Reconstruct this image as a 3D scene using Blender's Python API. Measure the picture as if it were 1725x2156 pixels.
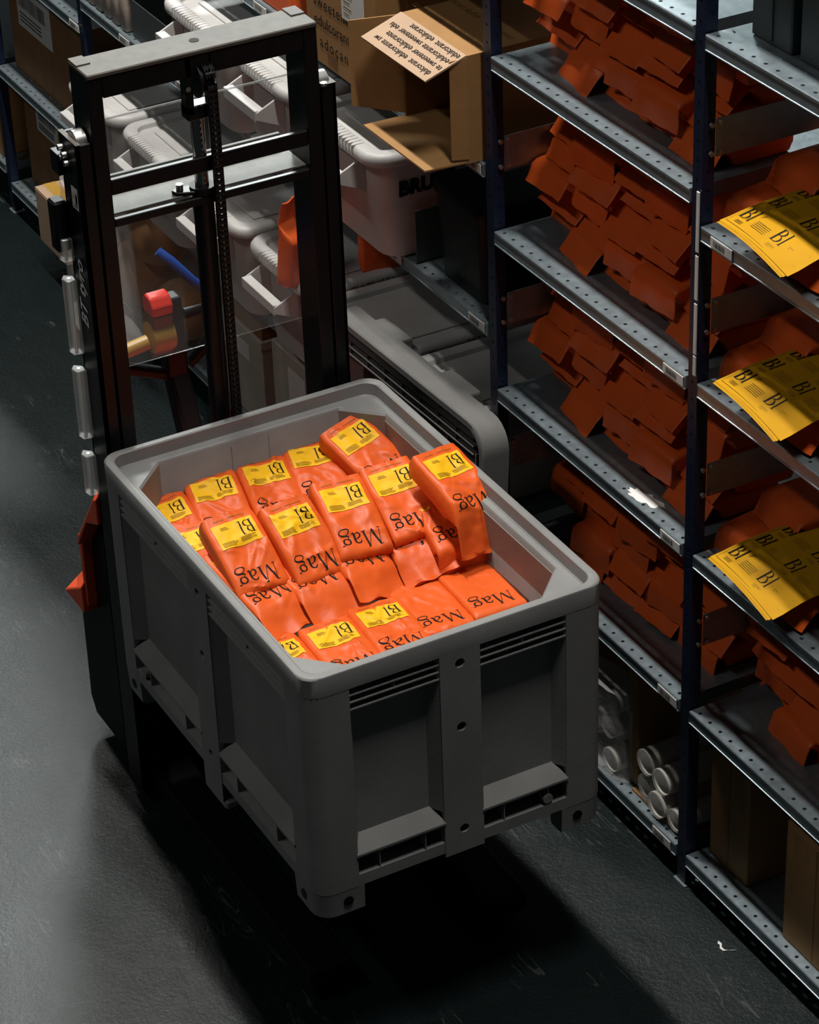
import bpy, bmesh, math, random
from mathutils import Vector, Matrix, noise

# ------------------------------------------------------------------ reset
for o in list(bpy.data.objects): bpy.data.objects.remove(o, do_unlink=True)
SC = bpy.context.scene
COL = SC.collection
PI = math.pi

# ------------------------------------------------------------------ camera
cam_d = bpy.data.cameras.new('camera'); cam = bpy.data.objects.new('camera', cam_d); COL.objects.link(cam)
cam_d.sensor_fit = 'HORIZONTAL'; cam_d.sensor_width = 36.0
cam_d.lens = 5885.63 / 1725 * 36.0
cam_d.clip_start = 0.1; cam_d.clip_end = 100
RT = Vector((0.4778, 0.8778, -0.0337)); FW = Vector((-0.7521, 0.3889, -0.5320)).normalized()
UP = RT.cross(FW).normalized(); RT = FW.cross(UP).normalized()
M = Matrix((RT, UP, -FW)).transposed().to_4x4(); M.translation = Vector((6.0163, -3.3969, 5.0280))
cam.matrix_world = M
SC.camera = cam

# ------------------------------------------------------------------ world, lamps, exposure
SC.view_settings.view_transform = 'Standard'; SC.view_settings.look = 'None'
SC.view_settings.gamma = 1.0; SC.view_settings.use_curve_mapping = False
SC.view_settings.exposure = 0.22
W = bpy.data.worlds.new('world'); SC.world = W; W.use_nodes = True
W.node_tree.nodes['Background'].inputs[0].default_value = (0.55, 0.72, 0.78, 1)
W.node_tree.nodes['Background'].inputs[1].default_value = 0.012
def lamp(x, y, z, sx, sy, watts, col, spread=PI):
    l = bpy.data.lights.new('ceiling_or_fill_lamp', 'AREA'); l.shape = 'RECTANGLE'; l.size = sx; l.size_y = sy
    l.energy = watts; l.color = col; l.spread = spread
    o = bpy.data.objects.new('ceiling_or_fill_lamp', l); o.location = (x, y, z); COL.objects.link(o); return o
WARM = (1.0, 0.955, 0.90); COOL = (0.93, 1.0, 0.97)
ROW_Y, ROW_Z = -0.62, 8.0
for lx, le in ((2.6, 200), (-0.9, 350), (-4.4, 190), (-7.9, 80)):      # the row over this aisle
    lamp(lx, ROW_Y, ROW_Z, 1.5, 0.22, le, WARM)
lamp(-11.5, 4.9, ROW_Z, 3.6, 2.6, 2300, COOL)          # the row over the next aisle
lamp(-0.4, -5.2, ROW_Z, 3.0, 0.3, 82, WARM)           # weak side fill, added to brighten the faces towards -y

# ------------------------------------------------------------------ materials
MATS = {}
def mat(name, col, rough=0.5, metal=0.0, spec=0.5, nscale=0, namt=0.0, bump=0.0, bscale=60, col2=None, trans=0.0, coat=0.0, alpha=1.0, rvar=0.0):
    m = bpy.data.materials.new(name); m.use_nodes = True
    nt = m.node_tree; b = nt.nodes['Principled BSDF']
    b.inputs['Base Color'].default_value = (*col, 1); b.inputs['Roughness'].default_value = rough
    b.inputs['Metallic'].default_value = metal; b.inputs['Specular IOR Level'].default_value = spec
    b.inputs['Transmission Weight'].default_value = trans; b.inputs['Coat Weight'].default_value = coat
    b.inputs['Alpha'].default_value = alpha
    tc = nt.nodes.new('ShaderNodeTexCoord')
    if nscale:
        n = nt.nodes.new('ShaderNodeTexNoise'); n.inputs['Scale'].default_value = nscale; n.inputs['Detail'].default_value = 5
        nt.links.new(tc.outputs['Object'], n.inputs['Vector'])
        r = nt.nodes.new('ShaderNodeValToRGB')
        c2 = col2 or tuple(max(0, c * (1 - namt)) for c in col)
        r.color_ramp.elements[0].position = 0.35; r.color_ramp.elements[1].position = 0.68
        r.color_ramp.elements[0].color = (*c2, 1); r.color_ramp.elements[1].color = (*col, 1)
        nt.links.new(n.outputs['Fac'], r.inputs['Fac']); nt.links.new(r.outputs['Color'], b.inputs['Base Color'])
        if rvar:
            mr = nt.nodes.new('ShaderNodeMapRange'); mr.inputs['To Min'].default_value = rough - rvar; mr.inputs['To Max'].default_value = rough + rvar
            nt.links.new(n.outputs['Fac'], mr.inputs['Value']); nt.links.new(mr.outputs['Result'], b.inputs['Roughness'])
    if bump:
        n2 = nt.nodes.new('ShaderNodeTexNoise'); n2.inputs['Scale'].default_value = bscale; n2.inputs['Detail'].default_value = 4
        nt.links.new(tc.outputs['Object'], n2.inputs['Vector'])
        bp = nt.nodes.new('ShaderNodeBump'); bp.inputs['Strength'].default_value = bump; bp.inputs['Distance'].default_value = 0.004
        nt.links.new(n2.outputs['Fac'], bp.inputs['Height']); nt.links.new(bp.outputs['Normal'], b.inputs['Normal'])
    MATS[name] = m; return m

mat('bag', (0.74, 0.112, 0.018), 0.40, spec=0.26, nscale=9, namt=0.10, bump=0.10, bscale=130)
mat('label', (0.90, 0.50, 0.012), 0.5, spec=0.2, nscale=14, namt=0.08)
mat('sheet', (0.54, 0.275, 0.004), 0.6, spec=0.12, nscale=10, namt=0.08)
mat('ink', (0.012, 0.010, 0.010), 0.7, spec=0.15)
mat('fine_ink', (0.20, 0.12, 0.01), 0.7, spec=0.15)
mat('bin_plastic', (0.235, 0.238, 0.234), 0.48, spec=0.4, nscale=6, namt=0.18, bump=0.10, bscale=220)
mat('pallet_plastic', (0.15, 0.15, 0.145), 0.5, spec=0.4, nscale=6, namt=0.2, bump=0.1, bscale=200)
mat('galv', (0.30, 0.365, 0.40), 0.42, metal=0.75, nscale=35, namt=0.16, bump=0.05, bscale=90, rvar=0.08)
mat('navy', (0.006, 0.011, 0.030), 0.38, spec=0.35)
mat('black_steel', (0.0055, 0.0055, 0.006), 0.36, spec=0.3, nscale=25, namt=0.3)
mat('dusty_black', (0.070, 0.062, 0.050), 0.6, nscale=30, namt=0.35)
mat('black_plastic', (0.004, 0.004, 0.005), 0.45, spec=0.2)
mat('chrome', (0.75, 0.70, 0.64), 0.12, metal=1.0)
mat('steel', (0.55, 0.55, 0.54), 0.32, metal=0.9, nscale=20, namt=0.2)
mat('dull_steel', (0.16, 0.16, 0.15), 0.55, metal=0.3, nscale=20, namt=0.3)
mat('truck_red', (0.85, 0.105, 0.035), 0.35, nscale=8, namt=0.12)
mat('acrylic', (0.45, 0.46, 0.45), 0.08, trans=0.0, alpha=0.10, spec=0.25)
mat('pane_edge', (0.30, 0.31, 0.30), 0.7, alpha=0.5, spec=0.1)
mat('clear_plastic', (0.85, 0.86, 0.84), 0.15, alpha=0.30, spec=0.8)
mat('wrap', (0.80, 0.80, 0.78), 0.12, alpha=0.22, spec=1.0, bump=0.9, bscale=22)
mat('tub', (0.52, 0.505, 0.475), 0.45, nscale=5, namt=0.14, bump=0.04, bscale=120)
mat('lid', (0.52, 0.515, 0.50), 0.48, nscale=7, namt=0.18)
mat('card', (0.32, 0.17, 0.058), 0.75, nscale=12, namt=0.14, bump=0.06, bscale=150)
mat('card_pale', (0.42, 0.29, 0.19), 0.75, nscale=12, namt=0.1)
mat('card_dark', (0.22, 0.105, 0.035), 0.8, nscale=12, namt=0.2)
mat('carton_white', (0.40, 0.37, 0.31), 0.7, nscale=8, namt=0.1)
mat('pink_card', (0.42, 0.14, 0.10), 0.7, nscale=9, namt=0.1)
mat('orange_box', (0.80, 0.12, 0.02), 0.5, nscale=9, namt=0.1)
mat('paper', (0.62, 0.62, 0.60), 0.7, nscale=20, namt=0.06)
mat('white_print', (0.75, 0.75, 0.73), 0.5)
mat('barcode', (0.03, 0.03, 0.03), 0.6)
mat('warn_yellow', (0.75, 0.45, 0.02), 0.5)
mat('cup', (0.62, 0.59, 0.52), 0.5, nscale=9, namt=0.08)
mat('red_plastic', (0.70, 0.035, 0.02), 0.3)
mat('brown_plastic', (0.12, 0.030, 0.012), 0.35)
mat('blue_plastic', (0.012, 0.06, 0.30), 0.4)
mat('tape', (0.45, 0.27, 0.05), 0.35)
mat('kraft_goods', (0.42, 0.21, 0.085), 0.7, nscale=9, namt=0.45)
mat('dark_crate', (0.006, 0.006, 0.007), 0.4, spec=0.3)
mat('slate', (0.055, 0.065, 0.065), 0.5, nscale=9, namt=0.2)
mat('pouch', (0.30, 0.25, 0.21), 0.5, nscale=14, namt=0.35)
mat('wall', (0.10, 0.12, 0.125), 0.8, nscale=4, namt=0.15)
mat('rubber', (0.01, 0.01, 0.01), 0.8)

def floor_material():
    m = bpy.data.materials.new('painted_concrete'); m.use_nodes = True; nt = m.node_tree; N = nt.nodes; L = nt.links
    b = N['Principled BSDF']; tc = N.new('ShaderNodeTexCoord')
    def nz(scale, det, vec=None, rough=0.55):
        n = N.new('ShaderNodeTexNoise'); n.inputs['Scale'].default_value = scale; n.inputs['Detail'].default_value = det
        n.inputs['Roughness'].default_value = rough
        L.new(vec or tc.outputs['Object'], n.inputs['Vector']); return n
    big = nz(1.3, 6); r = N.new('ShaderNodeValToRGB')
    r.color_ramp.elements[0].color = (0.0022, 0.0062, 0.0066, 1); r.color_ramp.elements[1].color = (0.0045, 0.0100, 0.0102, 1)
    r.color_ramp.elements[0].position = 0.3; r.color_ramp.elements[1].position = 0.72
    L.new(big.outputs['Fac'], r.inputs['Fac'])
    # pale scratches: thin bands of a stretched noise
    base = r.outputs['Color']
    for ang, sc, w in ((0.5, 1.3, 0.006), (-0.9, 1.7, 0.005), (2.2, 2.3, 0.005)):
        mp = N.new('ShaderNodeMapping'); mp.inputs['Rotation'].default_value = (0, 0, ang); mp.inputs['Scale'].default_value = (sc * 0.35, sc * 3, 1)
        mp.inputs['Location'].default_value = (ang * 7, ang * 3, 0)
        L.new(tc.outputs['Object'], mp.inputs['Vector'])
        n = nz(1.6, 3, mp.outputs['Vector'])
        s = N.new('ShaderNodeMath'); s.operation = 'SUBTRACT'; s.inputs[1].default_value = 0.5; L.new(n.outputs['Fac'], s.inputs[0])
        a = N.new('ShaderNodeMath'); a.operation = 'ABSOLUTE'; L.new(s.outputs[0], a.inputs[0])
        lt = N.new('ShaderNodeMath'); lt.operation = 'LESS_THAN'; lt.inputs[1].default_value = w * 0.45; L.new(a.outputs[0], lt.inputs[0])
        gate = nz(2.3, 2, None); g = N.new('ShaderNodeMath'); g.operation = 'GREATER_THAN'; g.inputs[1].default_value = 0.60; L.new(gate.outputs['Fac'], g.inputs[0])
        mu = N.new('ShaderNodeMath'); mu.operation = 'MULTIPLY'; L.new(lt.outputs[0], mu.inputs[0]); L.new(g.outputs[0], mu.inputs[1])
        mu2 = N.new('ShaderNodeMath'); mu2.operation = 'MULTIPLY'; mu2.inputs[1].default_value = 0.35; L.new(mu.outputs[0], mu2.inputs[0])
        mx = N.new('ShaderNodeMixRGB'); L.new(mu2.outputs[0], mx.inputs['Fac']); L.new(base, mx.inputs['Color1']); mx.inputs['Color2'].default_value = (0.09, 0.10, 0.095, 1)
        base = mx.outputs['Color']
    L.new(base, b.inputs['Base Color'])
    rr = N.new('ShaderNodeMapRange'); rr.inputs['To Min'].default_value = 0.24; rr.inputs['To Max'].default_value = 0.37
    L.new(nz(3.0, 5).outputs['Fac'], rr.inputs['Value']); L.new(rr.outputs['Result'], b.inputs['Roughness'])
    b.inputs['Specular IOR Level'].default_value = 0.4
    fine = nz(75, 7, None, 0.7); mid = nz(11, 5)
    ad = N.new('ShaderNodeMath'); ad.operation = 'MULTIPLY_ADD'; ad.inputs[1].default_value = 1.1
    L.new(mid.outputs['Fac'], ad.inputs[0]); L.new(fine.outputs['Fac'], ad.inputs[2])
    bp = N.new('ShaderNodeBump'); bp.inputs['Strength'].default_value = 0.5; bp.inputs['Distance'].default_value = 0.004
    L.new(ad.outputs[0], bp.inputs['Height']); L.new(bp.outputs['Normal'], b.inputs['Normal'])
    MATS['floor'] = m
floor_material()

# ------------------------------------------------------------------ mesh helpers
class MB:
    def __init__(s): s.v = []; s.f = []
    def add(s, verts, faces):
        n = len(s.v); s.v += [tuple(p) for p in verts]; s.f += [tuple(i + n for i in f) for f in faces]; return s
    def box(s, x0, x1, y0, y1, z0, z1):
        return s.add([(x0,y0,z0),(x1,y0,z0),(x1,y1,z0),(x0,y1,z0),(x0,y0,z1),(x1,y0,z1),(x1,y1,z1),(x0,y1,z1)],
                     [(0,3,2,1),(4,5,6,7),(0,1,5,4),(1,2,6,5),(2,3,7,6),(3,0,4,7)])
    def quad(s, a, b, c, d): return s.add([a,b,c,d], [(0,1,2,3)])
    def prism(s, poly, fn0, fn1):
        n = len(poly); return s.add([fn0(p) for p in poly] + [fn1(p) for p in poly],
            [tuple(range(n))[::-1], tuple(range(n, 2*n))] + [(i, (i+1) % n, n + (i+1) % n, n + i) for i in range(n)])
    def prism_y(s, poly, y0, y1):      # poly in (x, z)
        return s.prism(poly, lambda p: (p[0], y0, p[1]), lambda p: (p[0], y1, p[1]))
    def prism_x(s, poly, x0, x1):      # poly in (y, z)
        return s.prism(poly, lambda p: (x0, p[0], p[1]), lambda p: (x1, p[0], p[1]))
    def prism_z(s, poly, z0, z1):
        return s.prism(poly, lambda p: (p[0], p[1], z0), lambda p: (p[0], p[1], z1))
    def loft(s, rings, cap0=True, cap1=True):
        n = len(rings[0]); vs = [p for r in rings for p in r]; fs = []
        for k in range(len(rings) - 1):
            for i in range(n):
                j = (i + 1) % n; fs.append((k*n+i, k*n+j, (k+1)*n+j, (k+1)*n+i))
        if cap0: fs.append(tuple(range(n))[::-1])
        if cap1: fs.append(tuple(range((len(rings)-1)*n, len(rings)*n)))
        return s.add(vs, fs)
    def cyl(s, p0, p1, r0, r1=None, n=12, cap=True):
        r1 = r0 if r1 is None else r1
        a = Vector(p0); b = Vector(p1); d = (b - a).normalized()
        u = d.orthogonal().normalized(); w = d.cross(u)
        ring = lambda c, r: [c + u*math.cos(2*PI*i/n)*r + w*math.sin(2*PI*i/n)*r for i in range(n)]
        return s.loft([ring(a, r0), ring(b, r1)], cap, cap)
    def tube(s, pts, r, n=10):
        pts = [Vector(p) for p in pts]; rings = []
        up = Vector((0.13, 0.31, 0.94))
        for i, p in enumerate(pts):
            d = (pts[min(i+1, len(pts)-1)] - pts[max(i-1, 0)]).normalized()
            u = d.cross(up).normalized(); w = u.cross(d)
            rings.append([p + u*math.cos(2*PI*k/n)*r + w*math.sin(2*PI*k/n)*r for k in range(n)])
        return s.loft(rings)
    def mesh(s, name, smooth=None, bevel=0.0, bseg=1):
        me = bpy.data.meshes.new(name); me.from_pydata(s.v, [], s.f); me.update()
        bm = bmesh.new(); bm.from_mesh(me)
        bmesh.ops.recalc_face_normals(bm, faces=bm.faces[:])
        if bevel:
            es = [e for e in bm.edges if len(e.link_faces) == 2 and e.calc_face_angle(0) > 0.6]
            bmesh.ops.bevel(bm, geom=es, offset=bevel, segments=bseg, affect='EDGES', profile=0.5, clamp_overlap=True)
        bm.to_mesh(me); bm.free()
        if smooth is not None:
            for p in me.polygons: p.use_smooth = True
            me.set_sharp_from_angle(angle=math.radians(smooth))
        return me
    def build(s, name, m, parent=None, smooth=None, bevel=0.0, bseg=1):
        return obj(name, s.mesh(name, smooth, bevel, bseg), m, parent)

def obj(name, me, m=None, parent=None):
    if m and not me.materials: me.materials.append(MATS[m] if isinstance(m, str) else m)
    o = bpy.data.objects.new(name, me); COL.objects.link(o)
    if parent: o.parent = parent
    return o
def thing(name, label, cat, loc=(0, 0, 0), group=None, mw=None):
    o = bpy.data.objects.new(name, None); COL.objects.link(o); o.empty_display_size = 0.05
    if mw is not None: o.matrix_world = mw
    else: o.location = loc
    tag(o, label, cat, group); return o
def tag(o, label, cat, group=None):
    o['label'] = label; o['category'] = cat
    if group: o['group'] = group
    return o
def struct(o): o['kind'] = 'structure'; return o
def rrect(x0, x1, y0, y1, r, z, k=5):
    pts = []
    for cx, cy, a0 in ((x1-r, y1-r, 0), (x0+r, y1-r, PI/2), (x0+r, y0+r, PI), (x1-r, y0+r, 1.5*PI)):
        for i in range(k + 1):
            a = a0 + PI/2*i/k; pts.append((cx + r*math.cos(a), cy + r*math.sin(a), z))
    return pts
def crect(x0, x1, y0, y1, c, z, k=5):      # rectangle with chamfered corners, same point count as rrect
    pts = []
    for (ax, ay), (bx, by) in (((x1, y1-c), (x1-c, y1)), ((x0+c, y1), (x0, y1-c)), ((x0, y0+c), (x0+c, y0)), ((x1-c, y0), (x1, y0+c))):
        for i in range(k + 1):
            t = i/k; pts.append((ax + (bx-ax)*t, ay + (by-ay)*t, z))
    return pts
def holed_plate(mb, mp, u0, u1, v0, v1, holes, depth, n=12):
    """plate in (u,v) with round holes sharing one u centre; mp(u,v,w) -> xyz, w inward"""
    holes = sorted(holes, key=lambda h: h[1]); v = v0
    def rect(a, b, c, d):
        if b - a > 1e-5 and d - c > 1e-5: mb.quad(mp(a,c,0), mp(b,c,0), mp(b,d,0), mp(a,d,0))
    for (cu, cv, r) in holes:
        h = r * 1.35
        rect(u0, u1, v, cv - h); rect(u0, cu - h, cv - h, cv + h); rect(cu + h, u1, cv - h, cv + h)
        ci = [(cu + r*math.cos(2*PI*i/n + PI/4), cv + r*math.sin(2*PI*i/n + PI/4)) for i in range(n)]
        sq = []
        for i in range(n):
            a = 2*PI*i/n + PI/4; c, s_ = math.cos(a), math.sin(a); q = h / max(abs(c), abs(s_)); sq.append((cu + q*c, cv + q*s_))
        for i in range(n):
            j = (i + 1) % n
            mb.quad(mp(*sq[i], 0), mp(*sq[j], 0), mp(*ci[j], 0), mp(*ci[i], 0))
            mb.quad(mp(*ci[i], 0), mp(*ci[j], 0), mp(*ci[j], depth), mp(*ci[i], depth))
        v = cv + h
    rect(u0, u1, v, v1)

# lettering from the built-in font, as flat meshes in the xy plane
_tx = {}
def text_mesh(body, size=1.0, bold=0.0, shear=0.0, space=1.0):
    k = (body, size, bold, shear, space)
    if k not in _tx:
        cu = bpy.data.curves.new('lettering', 'FONT'); cu.body = body; cu.size = size; cu.offset = bold; cu.shear = shear
        cu.space_character = space; cu.resolution_u = 3
        o = bpy.data.objects.new('lettering', cu); COL.objects.link(o)
        dg = bpy.context.evaluated_depsgraph_get()
        me = bpy.data.meshes.new_from_object(o.evaluated_get(dg)); me.name = 'lettering'
        me.materials.clear()
        bpy.data.objects.remove(o, do_unlink=True); bpy.data.curves.remove(cu); _tx[k] = me
    return _tx[k]
def put_text(body, size, origin, right, up, m, parent, name='lettering', **kw):
    """flat lettering; origin is the left end of the base line; right/up are world vectors"""
    me = text_mesh(body, size, **kw).copy()
    r = Vector(right).normalized(); u = Vector(up).normalized(); n = r.cross(u)
    mw = Matrix((r, u, n)).transposed().to_4x4(); mw.translation = Vector(origin)
    me.transform(mw)
    return obj(name, me, m, parent)
for t in ('a',): text_mesh(t)

# ------------------------------------------------------------------ logo glyphs drawn as pen strokes (x right, y up, cap height 1)
def cr(pts, n=6):
    """Catmull-Rom through (x, y, width) points"""
    P = [pts[0]] + list(pts) + [pts[-1]]; out = []
    for i in range(1, len(P) - 2):
        for k in range(n):
            t = k / n
            out.append(tuple(0.5*((2*b) + (-a+c)*t + (2*a-5*b+4*c-d)*t*t + (-a+3*b-3*c+d)*t**3) for a, b, c, d in zip(P[i-1], P[i], P[i+1], P[i+2])))
    out.append(pts[-1]); return out
def seg(x0, y0, x1, y1, w, n=5): return [(x0+(x1-x0)*i/n, y0+(y1-y0)*i/n, w) for i in range(n+1)]
GLY = {
 'M': (1.12, [seg(.09,0,.21,1,.035), seg(.21,1,.52,.02,.10), seg(.53,.02,.86,1,.035), seg(.86,1,.99,0,.10), seg(0,0,.2,0,.03), seg(.86,0,1.13,0,.03), seg(.08,1,.25,1,.03), seg(.84,1,.98,1,.03)]),
 'a': (.60, [cr([(.06,.50,.05),(.14,.62,.07),(.30,.63,.05),(.42,.50,.10),(.43,.20,.11),(.47,.03,.08),(.58,.05,.02)]), cr([(.42,.38,.03),(.20,.32,.05),(.07,.16,.10),(.18,.0,.05),(.42,.12,.03)])]),
 'g': (.66, [cr([(.28,.64,.04),(.10,.55,.09),(.10,.34,.09),(.28,.25,.04),(.46,.34,.09),(.46,.55,.09),(.28,.64,.04)]), cr([(.44,.58,.03),(.56,.68,.04),(.64,.64,.06)]),
       cr([(.18,.27,.03),(.08,.15,.05),(.22,.06,.09),(.48,.02,.10),(.60,-.13,.07),(.44,-.32,.04),(.14,-.31,.05),(.01,-.18,.06),(.14,-.02,.03),(.24,.05,.03)])]),
 'B': (.72, [seg(.13,0,.13,1,.12), seg(0,1,.2,1,.03), seg(0,0,.2,0,.03), cr([(.12,.99,.03),(.40,.97,.05),(.53,.77,.11),(.40,.55,.05),(.13,.52,.03)]), cr([(.13,.52,.03),(.46,.50,.05),(.64,.27,.12),(.48,.03,.05),(.12,.01,.03)])]),
 'l': (.30, [seg(.12,0,.12,1.06,.09), seg(.0,1.05,.13,1.05,.03), seg(0,0,.26,0,.03)]),
}
def strokes(word):
    x = 0; out = []
    for ch in word:
        w, st = GLY[ch]
        out += [[(p[0] + x, p[1], p[2]) for p in s] for s in st]; x += w + .06
    return out, x
def stroke_mesh(mb, word, mp, size):
    """mp(tx, ty) -> xyz for text coordinates in metres"""
    st, wd = strokes(word)
    for s in st:
        L_ = []; R_ = []
        for i, p in enumerate(s):
            a = s[max(i-1, 0)]; b = s[min(i+1, len(s)-1)]
            dx, dy = b[0]-a[0], b[1]-a[1]; l = math.hypot(dx, dy) or 1; nx, ny = -dy/l*p[2]/2, dx/l*p[2]/2
            L_.append(mp((p[0]+nx)*size, (p[1]+ny)*size)); R_.append(mp((p[0]-nx)*size, (p[1]-ny)*size))
        n = len(s); mb.add(L_ + R_, [(i, i+1, n+i+1, n+i) for i in range(n-1)])
    return wd * size

# ------------------------------------------------------------------ coffee bag
def sm(x, a, b):
    t = min(1, max(0, (x - a)/(b - a))); return t*t*(3 - 2*t)
class Bag:
    """a block-bottom bag lying on its back; s runs from the head (bottom of the bag) to the sealed tail"""
    def __init__(g, seed, Wd=.150, T=.064, Lb=.222, Lt=.31, droop=60, sag=0, tailw=1.0, curl=0, twist=0, wr=1.0, fold=None, wav=1.0):
        g.__dict__.update(locals()); g.r = random.Random(seed); r = g.r
        g.path = {}; N_ = 120; x = z = 0; g.tab = []
        f0, f1 = fold or (Lb - .022, Lb + .020)
        for i in range(N_ + 1):
            s = Lt*i/N_
            th = math.radians(sag)*sm(s, .03, Lb) + math.radians(droop)*sm(s, f0, f1) + math.radians(curl)*sm(s, Lb + .03, Lt)
            g.tab.append((x, z, th)); x += math.cos(th)*Lt/N_; z -= math.sin(th)*Lt/N_
        g.ridges = [(r.uniform(.02, Lb), r.uniform(-1, 1), r.uniform(-.9, .9) + (PI/2 if r.random() < .4 else 0), r.uniform(.0012, .0042), r.uniform(.004, .010), r.uniform(.02, .07)) for _ in range(14)]
        g.off = Vector((r.uniform(0, 50), r.uniform(0, 50), r.uniform(0, 50)))
    def at(g, s):
        q = min(max(s/g.Lt, 0), 1)*120; i = min(int(q), 119); t = q - i
        a, b = g.tab[i], g.tab[i+1]; return tuple(p + (q_ - p)*t for p, q_ in zip(a, b))
    def th(g, s):
        e = .72 + .28*sm(s, 0, .010)
        return max(.004, g.T*e*(1 - sm(s, g.Lb - .035, g.Lb + .022)))
    def wrk(g, s, yy):
        h = 0; y = yy*g.Wd/2
        for s0, y0, an, am, wd, ln in g.ridges:
            dx, dy = s - s0, y - y0*g.Wd/2
            u = dx*math.cos(an) + dy*math.sin(an); v = -dx*math.sin(an) + dy*math.cos(an)
            h += am*math.exp(-(v/wd)**2 - (u/ln)**2)
        p = Vector((s*16, y*16, 0)) + g.off
        h += .0030*noise.noise(p) + .0016*noise.noise(p*2.7)
        h -= .004*(1 - sm(abs(yy), 0, .75))*sm(s, .02, .07)*(1 - sm(s, g.Lb - .06, g.Lb))*.6
        return h*g.wr
    def pt(g, s, yy, side=1, off=0.0):
        x, z, t = g.at(s); th = g.th(s)
        k = sm(s, g.Lb - .03, g.Lb + .04)
        hw = g.Wd/2*(1 + (g.tailw - 1)*k) * (1 - .05*(1 - sm(s, 0, .02)))
        e = (1 - min(1, abs(yy))**14)**(1/5)
        h = (th/2*e - th/2 if side > 0 else -th/2*e - th/2) + side*off
        ed = 1 - abs(yy)**4
        h += (g.wrk(s, yy) if side > 0 else -.4*g.wrk(s, -yy))*ed*(1 - .45*k)
        h += k*yy*g.Wd/2*math.sin(math.radians(g.twist))
        if k > .02: h += g.wav*k*.005*math.sin(yy*5 + g.seed)*sm(s, g.Lb, g.Lt)
        x0 = x + h*math.sin(t); z0 = z + h*math.cos(t) + g.T
        x0 += g.wav*k*.004*math.sin(yy*7 + g.seed*2.1)*(s > g.Lt - .004)
        return (x0, yy*hw, z0)
    def mesh(g, fine=False):
        m = MB()
        st = [0, .003, .010, .022]; q = .04
        step = .006 if fine else .019
        while q < g.Lt - .006: st.append(q); q += step
        st += [g.Lt - .0035, g.Lt]
        ys = [-1, -.985, -.95, -.86] + ([-.78 + .06*i for i in range(27)] if fine else [-.6, -.3, 0, .3, .6]) + [.86, .95, .985, 1]
        rings = [[g.pt(s, y) for y in ys] + [g.pt(s, y, -1) for y in ys[-2:0:-1]] for s in st]
        m.loft(rings); return m.mesh('bag_body', smooth=50)
    def label_mesh(g, s0=.028, s1=.102, y0=-.78, y1=.76):
        m = MB(); ns, ny = 20, 32
        P = [[g.pt(s0 + (s1-s0)*i/ns, y0 + (y1-y0)*j/ny, 1, .0014) for j in range(ny+1)] for i in range(ns+1)]
        m.add([p for r in P for p in r], [(i*(ny+1)+j, i*(ny+1)+j+1, (i+1)*(ny+1)+j+1, (i+1)*(ny+1)+j) for i in range(ns) for j in range(ny)])
        return m.mesh('label', smooth=60)
    def tmap(g, s_base, y_left, off):          # text up = +s, text right = -y
        return lambda tx, ty: g.pt(s_base + ty, max(-.97, min(.97, (y_left - tx)/(g.Wd/2))), 1, off)
    def logo_mesh(g, word='Mag', s=.160, y=.054, size=.046):
        m = MB(); stroke_mesh(m, word, g.tmap(s, y, .0012), size); return m.mesh('lettering')
    def bl_mesh(g):
        m = MB(); stroke_mesh(m, 'Bl', g.tmap(.038, .050, .0022), .038); return m.mesh('lettering')
    def fine_mesh(g):
        m = MB(); r = random.Random(g.seed + 5)
        def line(s, ya, yb, w):
            n = 5; A = [g.pt(s, ya + (yb-ya)*i/n, 1, .0021) for i in range(n+1)]; B = [g.pt(s + w, ya + (yb-ya)*i/n, 1, .0021) for i in range(n+1)]
            m.add(A + B, [(i, i+1, n+1+i+1, n+1+i) for i in range(n)])
        for k in range(5):
            line(.083 + k*.0032, -.68, -.10 - r.uniform(0, .12), .0011); line(.086 + k*.0032 - .004, .02, .62 - r.uniform(0, .1), .0011) if k < 4 else None
        for k in range(3): line(.040 + k*.0034, -.50, -.25 + .03*k, .0011)
        line(.016, -.62, -.20, .0013); line(.016, -.06, .60, .0013)
        return m.mesh('fine_print')

BAG_SET = ((0, 'bag'),)
def bag_things(name, label, group, g, mw, fine=True, printed=True):
    t = thing(name, label, 'coffee bag', group=group, mw=mw)
    obj('pouch', g.mesh(fine), 'bag', t)
    if printed:
        l = obj('label', g.label_mesh(), 'label', t); l['label'] = 'yellow paper label with black letters'
        obj('lettering', g.bl_mesh(), 'ink', l); obj('fine_print', g.fine_mesh(), 'fine_ink', l)['kind'] = 'stuff'
        w = obj('lettering', g.logo_mesh(s=g.Lb - .062), 'ink', t); w['label'] = 'black serif lettering printed on the bag'
    return t

def frame(head, tail, roll=0.0, T=.064):
    """matrix whose x runs from head to tail; head is the top of the bag at its head"""
    h = Vector(head); x = (Vector(tail) - h).normalized(); y = Vector((0, 0, 1)).cross(x).normalized(); z = x.cross(y)
    r = math.radians(roll); y2 = y*math.cos(r) + z*math.sin(r); z2 = -y*math.sin(r) + z*math.cos(r)
    m = Matrix((x, y2, z2)).transposed().to_4x4(); m.translation = h - z2*T; return m

# ================================================================== SETTING
f = MB().add([(-9, -3.5, 0), (6, -3.5, 0), (6, 1.8, 0), (-9, 1.8, 0)], [(0, 1, 2, 3)]).build('floor', 'floor'); struct(f)
w = MB().box(-9, 6, 1.25, 1.35, 0, 2.9).build('wall_back', 'wall'); struct(w)

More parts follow.
